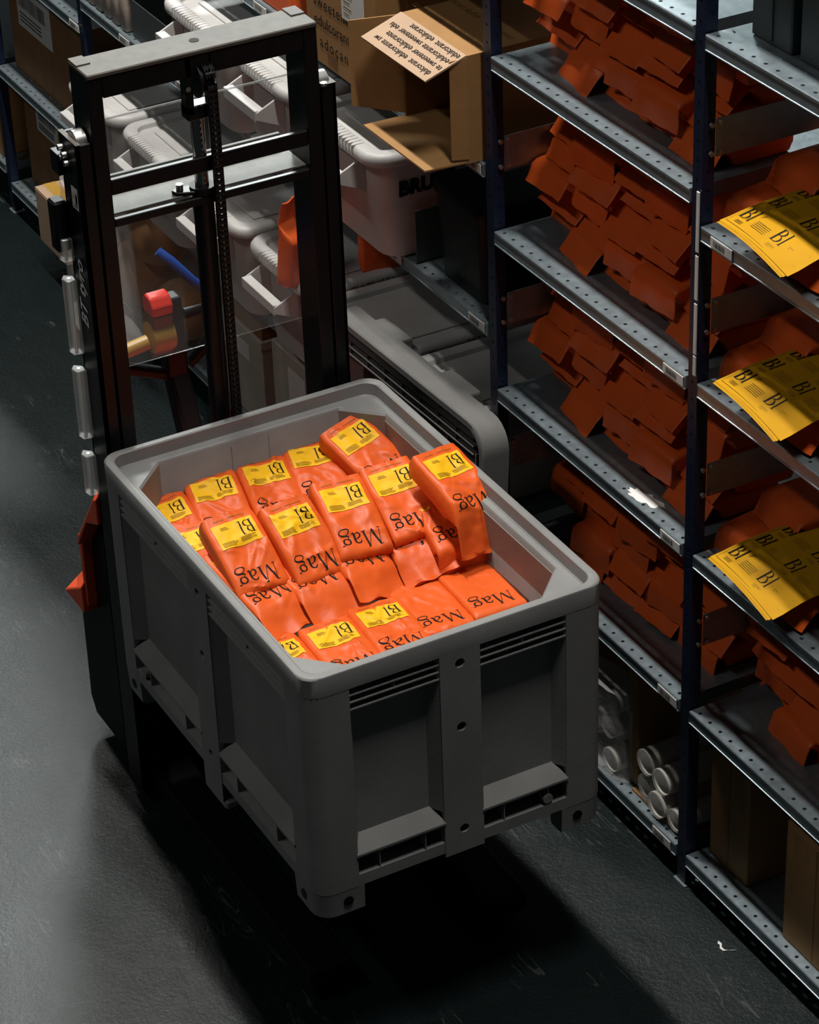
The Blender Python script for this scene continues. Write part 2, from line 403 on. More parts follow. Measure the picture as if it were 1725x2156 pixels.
# ================================================================== SHELVING
SHELF_D = 0.50
_shelf_cache = {}
def shelf_mesh(wd):
    if wd in _shelf_cache: return _shelf_cache[wd]
    m = MB(); n = int(round(wd/.0465)); p = wd/n; r = .0055; hc = .019; s = .0095; LIP = .038
    q = lambda a, b, c, d: m.quad((a, c, 0), (b, c, 0), (b, d, 0), (a, d, 0))
    q(0, wd, .0025, hc - s); q(0, wd, hc + s, SHELF_D)
    for i in range(n):
        cx = (i + .5)*p; a, b = i*p, (i + 1)*p
        q(a, cx - s, hc - s, hc + s); q(cx + s, b, hc - s, hc + s)
        ci = [(cx + r*math.cos(2*PI*k/8 + PI/8), hc + r*math.sin(2*PI*k/8 + PI/8)) for k in range(8)]
        sq = []
        for k in range(8):
            an = 2*PI*k/8 + PI/8; cc, ss = math.cos(an), math.sin(an); sq.append((cx + s*cc/max(abs(cc), abs(ss)), hc + s*ss/max(abs(cc), abs(ss))))
        for k in range(8):
            j = (k + 1) % 8
            m.quad((*sq[k], 0), (*sq[j], 0), (*ci[j], 0), (*ci[k], 0)); m.quad((*ci[k], 0), (*ci[j], 0), (*ci[j], -.012), (*ci[k], -.012))
        # fill the corners of each square cell
        for sx in (-1, 1):
            for sy in (-1, 1):
                k0 = [v for v in sq if (v[0]-cx)*sx > 0 and (v[1]-hc)*sy > 0]
                m.add([(cx + sx*s, hc + sy*s, 0), (*k0[0], 0), (*k0[1], 0)], [(0, 1, 2)])
        if i % 2 == 0:      # small punched dimples behind the holes
            y = .062; m.add([(cx-.004, y-.003, 0), (cx+.004, y-.003, 0), (cx+.004, y+.003, 0), (cx-.004, y+.003, 0), (cx, y, .004)], [(0,1,4),(1,2,4),(2,3,4),(3,0,4)])
    # front lip: rounded top edge, step, return flange
    prof = [(.0025, 0), (0, -.0025), (0, -.008), (.0015, -.010), (.0015, -LIP + .002), (-.001, -LIP + .001), (-.001, -LIP - .0015), (.014, -LIP - .0015), (.014, -LIP + .001), (.0035, -LIP + .001), (.0035, -.004)]
    for i in range(len(prof) - 1):
        a, b = prof[i], prof[i+1]; m.quad((0, a[0], a[1]), (wd, a[0], a[1]), (wd, b[0], b[1]), (0, b[0], b[1]))
    q2 = -.012
    m.quad((0, 0, 0), (0, SHELF_D, 0), (0, SHELF_D, -LIP), (0, 0, -LIP)); m.quad((wd, 0, 0), (wd, SHELF_D, 0), (wd, SHELF_D, -LIP), (wd, 0, -LIP))
    m.quad((0, SHELF_D, 0), (wd, SHELF_D, 0), (wd, SHELF_D, -LIP), (0, SHELF_D, -LIP))
    me = m.mesh('shelf'); me.materials.append(MATS['galv']); _shelf_cache[wd] = me; return me
def barcode(parent, x0, x1, seed, y=-.0015, z0=-.034, z1=-.007):
    l = MB().box(x0, x1, y - .0008, y + .0012, z0, z1).build('barcode_label', 'paper', parent); l['label'] = 'white barcode label'
    r = random.Random(seed); m = MB(); x = x0 + .012
    while x < x1 - .03:
        w_ = r.choice((.001, .002, .003)); m.quad((x, y - .0014, z0 + .006), (x + w_, y - .0014, z0 + .006), (x + w_, y - .0014, z1 - .005), (x, y - .0014, z1 - .005)); x += w_ + r.choice((.0015, .0025))
    m.build('bars', 'barcode', l)
def post_mesh(h, w=.040, d=.034):
    """angle post: front flange with slots to the aisle, side flange with bolt holes"""
    m = MB(); t = .002
    holes = [(w*.5, .04 + .05*i, .0042) for i in range(int((h - .06)/.05))]
    holed_plate(m, lambda u, v, k: (u, k, v), 0, w, 0, h, holes, t, 6)
    holes2 = [(d*.55, .065 + .05*i, .0042) for i in range(int((h - .08)/.05))]
    holed_plate(m, lambda u, v, k: (w - k, u, v), 0, d, 0, h, holes2, t, 6)
    m.quad((0, t, 0), (w - t, t, 0), (w - t, t, h), (0, t, h)); m.quad((w - t, t, 0), (w - t, d, 0), (w - t, d, h), (w - t, t, h))
    m.quad((0, 0, 0), (0, t, 0), (0, t, h), (0, 0, h)); m.quad((w, d, 0), (w - t, d, 0), (w - t, d, h), (w, d, h))
    return m.mesh('upright')
_posts = {}
def post(parent, x, y, h, mirror=False):
    if h not in _posts:
        _posts[h] = post_mesh(h); _posts[h].materials.append(MATS['navy'])
    o = obj('upright', _posts[h], None, parent); o.location = (x, y, 0.004)
    if mirror: o.scale = (1, -1, 1)
    MB().box(x - .008, x + .048, y - (.042 if mirror else .008), y + (.008 if mirror else .042), 0, .004).build('foot_plate', 'galv', parent)
    return o
def plates(parent, x, z0s, y0=.0):
    """side plates bolted between front and rear post"""
    for z0 in z0s:
        p = MB().box(x, x + .002, y0 + .036, y0 + SHELF_D - .03, z0, z0 + .098).build('side_plate', 'galv', parent)
        b = MB()
        for zz in (z0 + .012, z0 + .086):
            b.cyl((x + .002, y0 + .045, zz), (x + .008, y0 + .045, zz), .006, n=8); b.cyl((x + .003, y0 + .020, zz), (x + .010, y0 + .020, zz), .007, n=6)
        b.build('bolt', 'steel', p)
def bay(label, x0, x1, levels, h, codes=(), close=True, platez=()):
    t = thing('shelving_bay', label, 'shelving', (0, 0, 0), 'bays of the metal shelving run')
    post(t, x0 - .020, 0, h); post(t, x0 - .020, SHELF_D, h, True)
    if close: post(t, x1 - .020, 0, h); post(t, x1 - .020, SHELF_D, h, True)
    plates(t, x0 + .0205, platez)
    for i, z in enumerate(levels):
        s = obj('shelf', shelf_mesh(round(x1 - x0 - .052, 4)), None, t); s.location = (x0 + .026, -.004, z)
        for (lv, xa) in codes:
            if lv == i: barcode(s, xa - x0 - .026, xa - x0 - .026 + .09, int(z*100))
    return t
bay('middle shelving bay with crammed rows of orange bags, wrapped cups at its foot', 0.0, 1.0, (3.02, 2.527, 2.113, 1.6, 1.104, .609, .114), 3.15, ((3, .875), (4, .875), (5, .875), (6, .86)), False, (1.776, 1.30, .83, 2.29))
bay('right-hand shelving bay with yellow label sheets and tall cardboard boxes', 1.0, 2.0, (3.02, 2.523, 2.034, 1.604, 1.099, .604, .1135), 3.15, ((2, 1.07),), True, (2.205, 1.729, 1.26, .80))
bay('wide shelving bay of white lidded tubs behind the stacker mast', -2.0, 0.0, (2.32, 1.78, 1.29, .645, .135), 2.45, ((1, -.13), (2, -.13), (2, -.62), (2, -1.62), (1, -1.46), (4, -1.7)), False, (1.45,))
bay('shelving bay with grey pouches and tubs, left of the mast', -3.0, -2.0, (1.76, 1.268, .65, .135), 1.85, ((1, -2.14), (1, -2.62)), False, ())
bay('farthest shelving bay with labelled brown cartons in the upper left corner', -4.0, -3.0, (1.62, 1.16, .652, .14), 1.75, ((1, -3.1),), False, ())
bay('last shelving bay at the left edge of the view', -5.0, -4.0, (1.16, .652, .20), 1.6, (), False, ())

# bright plastic strip of label holders on the post between the orange-bag bays
sp = thing('label_strip', 'narrow pale strip of label holders on the post between the bag shelves', 'label strip', (1.0, -.002, 1.62))
for z0, z1 in ((0, .055), (.06, .20), (.21, .33), (.34, .50)):
    MB().box(.006, .018, -.004, 0, z0, z1).build('holder', 'paper', sp, bevel=.001)

# ------------------------------------------------------------------ bags on the shelves
random.seed(4)
VAR = []
for k in range(10):
    r = random.Random(100 + k)
    g = Bag(200 + k, Wd=.182, T=.066, Lb=.20, Lt=.20 + r.choice((.06, .075, .085, .095)), droop=r.choice((48, 56, 62, 70, 76, 40)), sag=r.uniform(-4, 8),
            tailw=r.uniform(.96, 1.03), curl=r.uniform(-22, 12), twist=r.uniform(-7, 7), wr=1.3, wav=.5)
    me = g.mesh(); me.materials.append(MATS['bag']); VAR.append((me, g.at(g.Lt)[0], g.at(g.Lt)[1]))
ORD = ['first', 'second', 'third', 'fourth', 'fifth', 'sixth', 'seventh']
def shelf_bag(x, y_front, z, k, yaw, label, group, tilt=0, sc=1.0, roll=0):
    me, ln, dz = VAR[k]
    o = obj('coffee_bag', me); tag(o, label, 'coffee bag', group)
    # local +x (tail) points to the aisle (-y)
    rot = Matrix.Rotation(-PI/2 + yaw, 4, 'Z') @ Matrix.Rotation(tilt, 4, 'Y') @ Matrix.Rotation(roll, 4, 'X') @ Matrix.Scale(sc, 4)
    d = rot @ Vector((ln, 0, 0)); o.matrix_world = Matrix.Translation((x - d.x, y_front - d.y, z)) @ rot
    return o
def bag_wall(z, shelf_name, group, x0=.115, cols=5, rows=6, seed=1, pitch=.181, yf=.085, back0=.10, dz=.068, pattern=None):
    r = random.Random(seed)
    for j in range(rows):
        for i in range(cols):
            x = x0 + i*pitch + r.uniform(-.010, .010) + (.028 if j % 2 else 0)*(.4 if i == cols - 1 else 1)
            yy = yf + r.uniform(-.02, .035) + .012*j
            if i == 0 and j < 2: yy += back0*(1 if j == 0 else .4)
            k = r.randrange(10)
            shelf_bag(x, yy, z + .001 + j*dz + r.uniform(0, .003), k, r.uniform(-.06, .06),
                f'orange bag, {ORD[j]} layer up, {ORD[i]} from left, {shelf_name}', group, tilt=r.uniform(-.02, .05), roll=r.uniform(-.03, .03))
bag_wall(2.113, 'topmost bag shelf, middle bay', 'orange bags on the topmost filled shelf', seed=7)
bag_wall(1.600, 'second bag shelf, middle bay', 'orange bags on the second bag shelf', seed=7)
bag_wall(1.104, 'shelf with the white smudge, middle bay', 'orange bags on the smudged shelf', seed=7)
bag_wall(.609, 'dark lowest bag shelf, middle bay', 'orange bags on the lowest bag shelf', seed=23, yf=.12, rows=6, dz=.064)
bag_wall(.604, 'lowest bag shelf, right bay', 'orange bags on the low right shelf', x0=1.10, cols=5, rows=6, seed=31, pitch=.183, yf=.13, dz=.064)

# pairs of bags under the yellow sheets
def sheet_shelf(z, nm, k, with_sheet=True):
    grp = 'bags under the yellow sheets, ' + nm
    shelf_bag(1.118, .075, z + .001, 1, .05, f'orange bag beside the post at the back, {nm}', grp, sc=1.12)
    shelf_bag(1.128, .16, z + .074, 4, -.06, f'orange bag lying on another by the post, {nm}', grp, sc=1.1)
    shelf_bag(1.375, .015, z + .001, 2, .05, f'orange bag crushed under the yellow sheets, {nm}', grp, sc=1.05)
    shelf_bag(1.575, .055, z + .001, 5, -.08, f'orange bag right of the yellow sheets, {nm}', grp, sc=1.1)
    shelf_bag(1.36, .33, z + .001, 6, .1, f'orange bag behind the yellow sheets, {nm}', grp)
    # stack of label sheets: curved, hanging over the bag
    t = thing('label_sheet_stack', f'curled stack of yellow label sheets, {nm}', 'label sheets', (1.160, -.040, z), 'yellow label sheet stacks')
    Wx, Ly = .285, .40
    def S(u, v, o=0):        # u across (x), v away from the aisle
        zz = .074 + .022*math.sin(min(1, v/.30)*PI*.55) - .016*(1 - sm(v, 0, .11))*(.35 + .65*(u/Wx)) + .010*math.sin(u/Wx*PI) - .004*(u/Wx) + .012
        return Vector((u + .05*v, v + .09*(u/Wx - .5)*0 - .02*(u/Wx), zz + o))
    for i in range(4):
        m = MB(); nu, nv = 10, 14; ox, oy = (.004*i, -.0035*(3 - i))
        P = [S(Wx*a/nu, Ly*b/nv, .0016*i) + Vector((ox*(i % 2), oy, 0)) for b in range(nv + 1) for a in range(nu + 1)]
        m.add(P, [(b*(nu+1)+a, b*(nu+1)+a+1, (b+1)*(nu+1)+a+1, (b+1)*(nu+1)+a) for b in range(nv) for a in range(nu)])
        sh = m.build('sheet', 'sheet', t, smooth=60)
    m = MB(); fm = MB()
    for a in range(2):
        for b in range(5):
            u0, v0 = .016 + a*.138, .020 + b*.078
            m = MB(); stroke_mesh(m, 'Bl', lambda tx, ty: S(u0 + tx, v0 + .018 + ty, .0062), .042); m.build('lettering', 'ink', sh)
            for k in range(5):
                for (p, q, w0) in ((.062, .118, 0), (.012, .040, 1)):
                    if w0 and k > 2: continue
                    vv = v0 + (.012 + .0055*k if not w0 else -.002 + .004*k)
                    n = 4; A = [S(u0 + p + (q-p)*i/n, vv, .0060) for i in range(n+1)]; B = [S(u0 + p + (q-p)*i/n, vv + .0016, .0060) for i in range(n+1)]
                    fm.add(A + B, [(i, i+1, n+2+i, n+1+i) for i in range(n)])
    # printed border along the near edge
    for (ua, va, ub, vb) in ((.008, .008, .277, .008), (.277, .008, .277, .39), (.008, .008, .008, .39)):
        n = 12; dx, dy = (0, .0012) if va == vb else (.0012, 0)
        A = [S(ua + (ub-ua)*i/n, va + (vb-va)*i/n, .0060) for i in range(n+1)]; B = [S(ua + (ub-ua)*i/n + dx, va + (vb-va)*i/n + dy, .0060) for i in range(n+1)]
        fm.add(A + B, [(i, i+1, n+2+i, n+1+i) for i in range(n)])
    fm.build('fine_print', 'fine_ink', sh)['kind'] = 'stuff'
sheet_shelf(2.034, 'topmost sheet shelf', 0)
sheet_shelf(1.604, 'middle sheet shelf', 1)
sheet_shelf(1.099, 'lowest sheet shelf', 2)

# ------------------------------------------------------------------ cartons
def carton(name, label, x0, x1, y0, y1, z0, z1, m='card', group=None, tape=True, lab=None, cat='cardboard box'):
    t = thing(name, label, cat, (x0, y0, z0), group)
    w, d, h = x1 - x0, y1 - y0, z1 - z0
    MB().box(0, w, 0, d, 0, h - .004).build('carton_body', m, t, bevel=.003)
    g = .002
    MB().box(.001, w - .001, .001, d/2 - g, h - .004, h).build('top_flap', m, t); MB().box(.001, w - .001, d/2 + g, d - .001, h - .004, h).build('top_flap', m, t)
    if tape:
        tp = MB().box(-.001, w + .001, d/2 - .025, d/2 + .025, h, h + .0008); tp.box(w, w + .0008, d/2 - .025, d/2 + .025, h - .07, h); tp.build('tape', 'tape', t)
        MB().box(w*.5 - .002, w*.5 + .002, -.0008, 0, .01, h - .01).build('seam', 'card_dark', t)
    if lab:
        a, b, c, e = lab; l = MB().box(a*w, b*w, -.0012, 0, c*h, e*h).build('shipping_label', 'paper', t); l['label'] = 'white paper shipping label'
        mm = MB(); r = random.Random(len(label)); x = a*w + .02; zb = (c + (e-c)*.42)*h; zt = (c + (e-c)*.72)*h
        while x < b*w - .06: ww = r.choice((.002, .004)); mm.quad((x, -.0018, zb), (x + ww, -.0018, zb), (x + ww, -.0018, zt), (x, -.0018, zt)); x += ww + r.choice((.003, .005))
        for k in range(3):
            zz = (c + (e-c)*(.12 + .08*k))*h; mm.quad((a*w+.02, -.0018, zz), (b*w*.7 + a*w*.3, -.0018, zz), (b*w*.7 + a*w*.3, -.0018, zz + .006), (a*w+.02, -.0018, zz + .006))
        mm.build('print', 'barcode', l)
    return t
# under the right-hand bays
carton('cardboard_box', 'tall brown box on the bottom right shelf, beside the post', 1.045, 1.225, .06, .46, .1145, .50, 'card')
carton('cardboard_box', 'tall brown box cut off by the right edge, on the bottom shelf', 1.435, 1.70, .03, .45, .1145, .50, 'card')
carton('cardboard_box', 'narrow upright brown board box between the wrapped cups', .655, .70, .045, .40, .115, .53, 'card', tape=False)
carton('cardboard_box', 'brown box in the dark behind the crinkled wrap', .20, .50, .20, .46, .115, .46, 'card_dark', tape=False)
# far left
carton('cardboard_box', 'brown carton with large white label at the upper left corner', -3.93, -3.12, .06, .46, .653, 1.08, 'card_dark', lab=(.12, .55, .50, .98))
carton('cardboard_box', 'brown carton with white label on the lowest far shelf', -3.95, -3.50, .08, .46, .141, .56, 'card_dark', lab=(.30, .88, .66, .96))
carton('cardboard_box', 'brown carton with a narrow label behind the left mast', -3.46, -3.06, .03, .44, .141, .56, 'card', lab=(.05, .30, .35, .92))
carton('cardboard_box', 'small pale carton next to the left mast, low shelf', -3.42, -3.15, -.10, .02, .141, .37, 'card_pale')
carton('cardboard_box', 'yellowish carton at the very left edge of the view', -4.62, -4.10, .02, .42, .201, .52, 'card', tape=False)
# white cartons under the tubs
def lidded(name, label, x0, x1, y0, y1, z0, zl, z1):
    t = thing(name, label, 'carton', (x0, y0, z0), 'white cartons under the tubs'); w, d = x1-x0, y1-y0
    MB().box(0, w, 0, d, 0, zl - z0).build('carton_body', 'carton_white', t, bevel=.003)
    MB().box(-.004, w + .004, -.004, d + .004, zl - z0 + .001, z1 - z0).build('carton_lid', 'carton_white', t, bevel=.003)
    l = MB().box(w*.35, w*.72, -.0062, -.0045, zl - z0 - .08 + .09, z1 - z0 - .05).build('label', 'paper', t) if z1 - zl > .15 else MB().box(w*.35, w*.72, -.0015, 0, (zl-z0)*.72, (zl-z0)*.92).build('label', 'paper', t)
    return t
lidded('lidded_carton', 'pale carton with printed label left of the chain-side gap', -1.99, -1.62, .01, .42, .136, .45, .455 + .03)
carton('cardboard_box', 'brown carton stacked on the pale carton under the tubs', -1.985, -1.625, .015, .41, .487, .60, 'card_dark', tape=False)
lidded('lidded_carton', 'pale carton next to the right mast, under the tubs', -1.50, -1.16, .0, .42, .136, .30, .56)
carton('cardboard_box', 'brown carton on the lowest shelf behind the standing grey pallet', -1.05, -.62, .08, .44, .136, .52, 'card')

# printed sweetener cartons
pb = carton('printed_carton', 'closed brown carton printed with black sweetener lettering', -.968, -.53, -.06, .40, 1.781, 2.16, 'card', tape=False)
for tx, zz, sp_ in (('sweetener', .180, 1.15), ('edulcorante', .120, 1.0), ('adoçante', .056, 1.25)):
    put_text(tx, .052, (.052 + (.03 if tx[0] == 'a' else 0), -.0012, zz), (1, 0, 0), (0, 0, 1), 'ink', pb, space=sp_)
l = MB().box(.235, .375, -.0015, 0, .196, .34).build('shipping_label', 'paper', pb)
mm = MB()
for k in range(5): mm.quad((.25, -.0022, .215 + .018*k), (.25 + (.035, .05, .04, .055, .03)[k], -.0022, .215 + .018*k), (.25 + (.035, .05, .04, .055, .03)[k], -.0022, .219 + .018*k), (.25, -.0022, .219 + .018*k))
mm.build('print', 'fine_ink', l)
mm = MB()
for k in range(9): mm.quad((.13 + k*.007, -.0012, .012), (.133 + k*.007, -.0012, .012), (.133 + k*.007, -.0012, .06), (.13 + k*.007, -.0012, .06))
mm.build('print', 'card_dark', pb)

def open_box():
    x0, x1, y0, y1, z0, z1 = -.415, -.050, -.035, .42, 1.781, 2.095
    t = thing('open_carton', 'open brown carton with printed flaps and a pink box inside', 'cardboard box', (x0, y0, z0))
    w, d, h = x1-x0, y1-y0, z1-z0; k = .005
    MB().box(0, w, 0, d, 0, k).build('side_panel', 'card', t); MB().box(0, w, 0, d, h-k, h).build('side_panel', 'card', t)
    MB().box(0, k, 0, d, k, h-k).build('side_panel', 'card', t); MB().box(w-k, w, 0, d, k, h-k).build('side_panel', 'card', t)
    MB().box(k, w-k, d-k, d, k, h-k).build('back_panel', 'card', t)
    # top flap: hinged at the top front edge, hanging outwards and slightly down; pale printed outside
    def flap(hinge, right, out, ln, wd, m, taper=0.0):
        hinge, r, o = Vector(hinge), Vector(right).normalized(), Vector(out).normalized(); n = r.cross(o).normalized()*k*.5
        a, b = hinge, hinge + r*wd; c, e = b + o*ln - r*taper, a + o*ln + r*taper
        mb = MB(); V = [a-n, b-n, c-n, e-n, a+n, b+n, c+n, e+n]
        mb.add(V, [(0,3,2,1),(4,5,6,7),(0,1,5,4),(1,2,6,5),(2,3,7,6),(3,0,4,7)]); return mb.build('flap', m, t), r, o, r.cross(o).normalized()
    fl, r, o, n = flap((0, 0, h), (1, 0, 0), (.0, -.123, -.043), .135, w, 'card_pale'); fl['label'] = 'pale top flap printed with rows of lettering'
    # lettering rows on the flap; the reader stands behind the box: right = -x, up = hinge -> free edge
    nn = (Vector((-1, 0, 0)).cross(o)).normalized(); s = 1 if nn.z > 0 else -1
    for q, tx in enumerate(('edulcorant  edulcorant', 'edulcorante sweetener edu', 'te sweetener edulcorante', 'dulcorant  edulcorante sw')):
        put_text(tx, .029, Vector((0, 0, h)) + Vector((w - .008 - .010*(q % 2), 0, 0)) + o*(.012 + .030*q) + Vector((0, 0, .0042)), (-1, 0, 0), o, 'ink', fl)
    for q, tx in enumerate(('edulcorante sweetener', 'sweetener edulcorant')):
        put_text(tx, .040, (w - .03, .05 + .10*q, h + .0008), (-1, 0, 0), (0, 1, 0), 'card_dark', t)
    flap((0, 0, k), (1, 0, 0), (.0, -.13, .004), .135, w, 'card', .004)
    flap((0, 0, h - k), (0, 0, -1), (-.085, -.125, 0), .15, h - .02, 'card', .02)
    flap((w, 0, h - k), (0, 0, -1), (-.02, -.10, .0), .05, h - .02, 'card', .004)
    pk = thing('pink_box', 'pink carton standing inside the open brown carton', 'carton', (x0 + .19, y0 + .20, z0 + k))
    MB().box(0, .15, 0, .2, 0, .20).build('carton_body', 'pink_card', pk, bevel=.002)
    MB().box(.03, .09, -.0012, 0, .035, .065).build('label', 'ink', pk)
open_box()
ob = thing('orange_box', 'orange box on the top shelf by the mast top', 'box', (-1.56, .01, 1.781))
MB().box(0, .33, 0, .36, 0, .20).build('carton_body', 'orange_box', ob, bevel=.003); MB().box(-.003, .333, -.003, .363, .201, .24).build('carton_lid', 'orange_box', ob, bevel=.003)

# ------------------------------------------------------------------ white tubs
def tub(label, x0, x1, z0, h=.355, y0=-.115, dp=.60, brand=False, script=None, handle=True):
    t = thing('storage_tub', label, 'storage tub', ((x0+x1)/2, y0, z0), 'white lidded storage tubs'); w = (x1 - x0)
    hb = h - .045; r = []
    for z, ins in ((0, .045), (.006, .038), (hb*.52, .022), (hb*.55, .016), (hb, .010)):
        r.append(rrect(-w/2 + ins, w/2 - ins, .02 + ins, dp - .02 - ins, .06, z + .001))
    MB().loft(r).build('tub_body', 'tub', t, smooth=40)
    # lid: rolled edge, raised rim, sunken centre
    rr = []
    for ins, z, rad in ((.000, hb + .006, .075), (-.004, hb + .012, .078), (-.004, h - .012, .078), (.004, h - .002, .07), (.012, h, .065), (.036, h, .05), (.043, h - .004, .045), (.048, h - .018, .04), (.075, h - .020, .03)):
        rr.append(rrect(-w/2 + ins, w/2 - ins, ins, dp - ins, rad, z))
    rr.insert(0, rrect(-w/2 + .014, w/2 - .014, .014, dp - .014, .065, hb + .004))
    lid = MB().loft(rr).build('tub_lid', 'lid', t, smooth=40)
    m = MB()                                    # grip ridges over the front edge
    for i in range(12): m.box(-w*.23 + i*w*.042, -w*.23 + i*w*.042 + .005, -.0065, .034, h - .030, h + .0015)
    m.build('grip_ridges', 'lid', lid)
    MB().box(-w/2 + .09, w/2 - .09, .10, dp - .10, h - .0195, h - .014).build('lid_panel', 'lid', lid, bevel=.004)
    if handle:
        m = MB(); hw = w*.25; th = .006
        zt, zb, out = hb - .005, hb - .115, -.065
        # two cheeks and a grip bar
        for sx in (-1, 1):
            m.prism_x([(.030, zt), (.030, zb), (.012, zb + .02), (out, zt - .055), (out, zt - .030), (.0, zt)], sx*hw - th/2, sx*hw + th/2)
        m.box(-hw, hw, out - .003, out + .016, zt - .060, zt - .024)
        m.box(-hw, hw, out + .012, out + .030, zt - .030, zt - .024)
        m.build('handle', 'lid', t, bevel=.002)
    if brand: put_text('BRUTE', .062, (w/2 - .0115, .085, hb - .095), (0, 1, 0), (.045, 0, 1), 'ink', t, bold=.004)
    if script: put_text(script, .028, (w/2 + .0045, .14, h - .036), (0, 1, 0), (0, 0, 1), 'ink', t, shear=.3)
    return t
tub('white tub printed with black capitals, beside the open carton', -.935, -.47, 1.291, brand=True)
tub('white tub with open loop handle, upper shelf behind right window half', -1.45, -1.0, 1.291)
tub('white tub on the upper shelf, above the stacker top beam', -1.965, -1.50, 1.291)
tub('white tub under the orange bag, lid lit, right window half', -1.42, -.955, .646, script='GLAZE 10,5 kg 24/07')
tub('white tub left of the tub with the orange bag', -1.93, -1.46, .646)
tub('white tub with ridged grip in left window half, nearer one', -2.44, -2.03, .651)
tub('white tub in left window half, farther one', -2.93, -2.48, .651)
tub('flat-lidded tub with handwriting, behind the standing grey pallet', -.915, -.47, .646, y0=-.105, script='Max. cacao 34,2 kg 7/6/20', handle=False)
tub('flat-lidded tub next to the blue post, behind the grey pallet', -.43, -.03, .646, y0=-.09, handle=False)

# black crate between tub and post
t = thing('black_crate', 'tall black plastic crate on the tub shelf by the post', 'crate', (-.385, .03, 1.291))
MB().loft([rrect(.012, .268, .012, .428, .03, 0), rrect(0, .28, 0, .44, .03, .27)]).build('crate_body', 'dark_crate', t, smooth=40)
MB().loft([rrect(-.008, .288, -.008, .448, .035, .27), rrect(-.010, .290, -.010, .45, .035, .285), rrect(-.006, .286, -.006, .446, .035, .30), rrect(.02, .26, .02, .42, .03, .302)]).build('crate_lid', 'dark_crate', t, smooth=40)
t = thing('shelf_divider', 'thin dark divider plate standing beside the black crate', 'divider', (-.455, .005, 1.291))
MB().box(0, .003, 0, .30, 0, .17).build('plate', 'slate', t); MB().box(-.02, .003, 0, .30, 0, .003).build('base_flange', 'slate', t)

# crates on the topmost right shelf
for k, (x0, x1, y0) in enumerate(((1.08, 1.235, .085), (1.262, 1.46, .09))):
    t = thing('grey_crate', ('dark grey crate at the top right, nearer the post', 'dark grey crate at the top right corner, cut off')[k], 'crate', (x0, y0, 2.524), 'grey crates on the top right shelf')
    w = x1 - x0
    MB().box(0, w, 0, .35, 0, .20).build('crate_body', 'slate', t, bevel=.004); MB().box(-.005, w + .005, -.006, .355, .20, .235).build('crate_rim', 'slate', t, bevel=.004)
    m = MB(); m.box(w*.45, w*.55, -.004, 0, .01, .19); m.build('rib', 'slate', t)

# grey pouches and dark tray on the far upper shelf
for k in range(5):
    m = MB(); x = -2.93 + .075*k
    m.loft([[(0,0,0),(.045,0,0),(.045,.16,0),(0,.16,0)], [(.002,-.004,.09),(.05,-.002,.09),(.05,.165,.09),(.002,.165,.09)], [(.018,.0,.19),(.026,0,.19),(.026,.16,.19),(.018,.16,.19)]])
    o = m.build('product_pouch', 'pouch', None, smooth=50, bevel=.004); o.location = (x, .01, 1.27)
    tag(o, f'grey-brown pouch standing in a row, {ORD[k]} from the left, far upper shelf', 'pouch', 'grey pouches on the far upper shelf')
t = thing('metal_tray', 'dark slate file tray right of the grey pouches', 'tray', (-2.545, .02, 1.27))
MB().box(0, .004, 0, .34, 0, .22).build('side_panel', 'slate', t); MB().box(.36, .364, 0, .34, 0, .22).build('side_panel', 'slate', t)
MB().box(.004, .36, 0, .004, 0, .14).build('front_panel', 'slate', t); MB().box(.004, .36, .004, .34, 0, .003).build('tray_floor', 'slate', t)

# wrapped kraft goods on the low shelf, seen through the guard pane
for k, (x, z, rr_) in enumerate(((-2.72, .14, .15), (-2.40, .14, .13), (-2.58, .37, .12))):
    m = MB(); n = 9; rings = []
    for i in range(n):
        a = PI*i/(n - 1); rad = max(.02, math.sin(a))**.6*rr_
        rings.append([(rad*math.cos(2*PI*j/14)*(1 + .12*noise.noise(Vector((i*.7, j*.9, k)))), .16 + rad*.9*math.sin(2*PI*j/14), rr_*(1 - math.cos(a))*.8 + .002) for j in range(14)])
    m.loft(rings); o = m.build('wrapped_parcel', 'kraft_goods', None, smooth=70); o.location = (x, -.10, z)
    tag(o, ('lumpy brown parcel, left of three seen through the guard pane', 'lumpy brown parcel, right of three seen through the guard pane', 'lumpy brown parcel lying on two others behind the guard pane')[k], 'parcel', 'brown parcels behind the guard pane')
m = MB(); rings = []
for i in range(10):
    z = .58*i/9; rad = .17*(1 - .25*(i/9)**2)
    rings.append([(rad*1.5*math.cos(2*PI*j/20)*(1 + .18*noise.noise(Vector((i*.5, j*.8, 3)))), -.06 + .10*math.sin(2*PI*j/20)*(1 + .2*noise.noise(Vector((i, j, 9)))), z) for j in range(20)])
m.loft(rings); o = m.build('plastic_bag', 'wrap', None, smooth=70); o.location = (-2.62, -.10, .136)
tag(o, 'crinkled clear plastic bag hanging over the brown parcels', 'plastic bag')

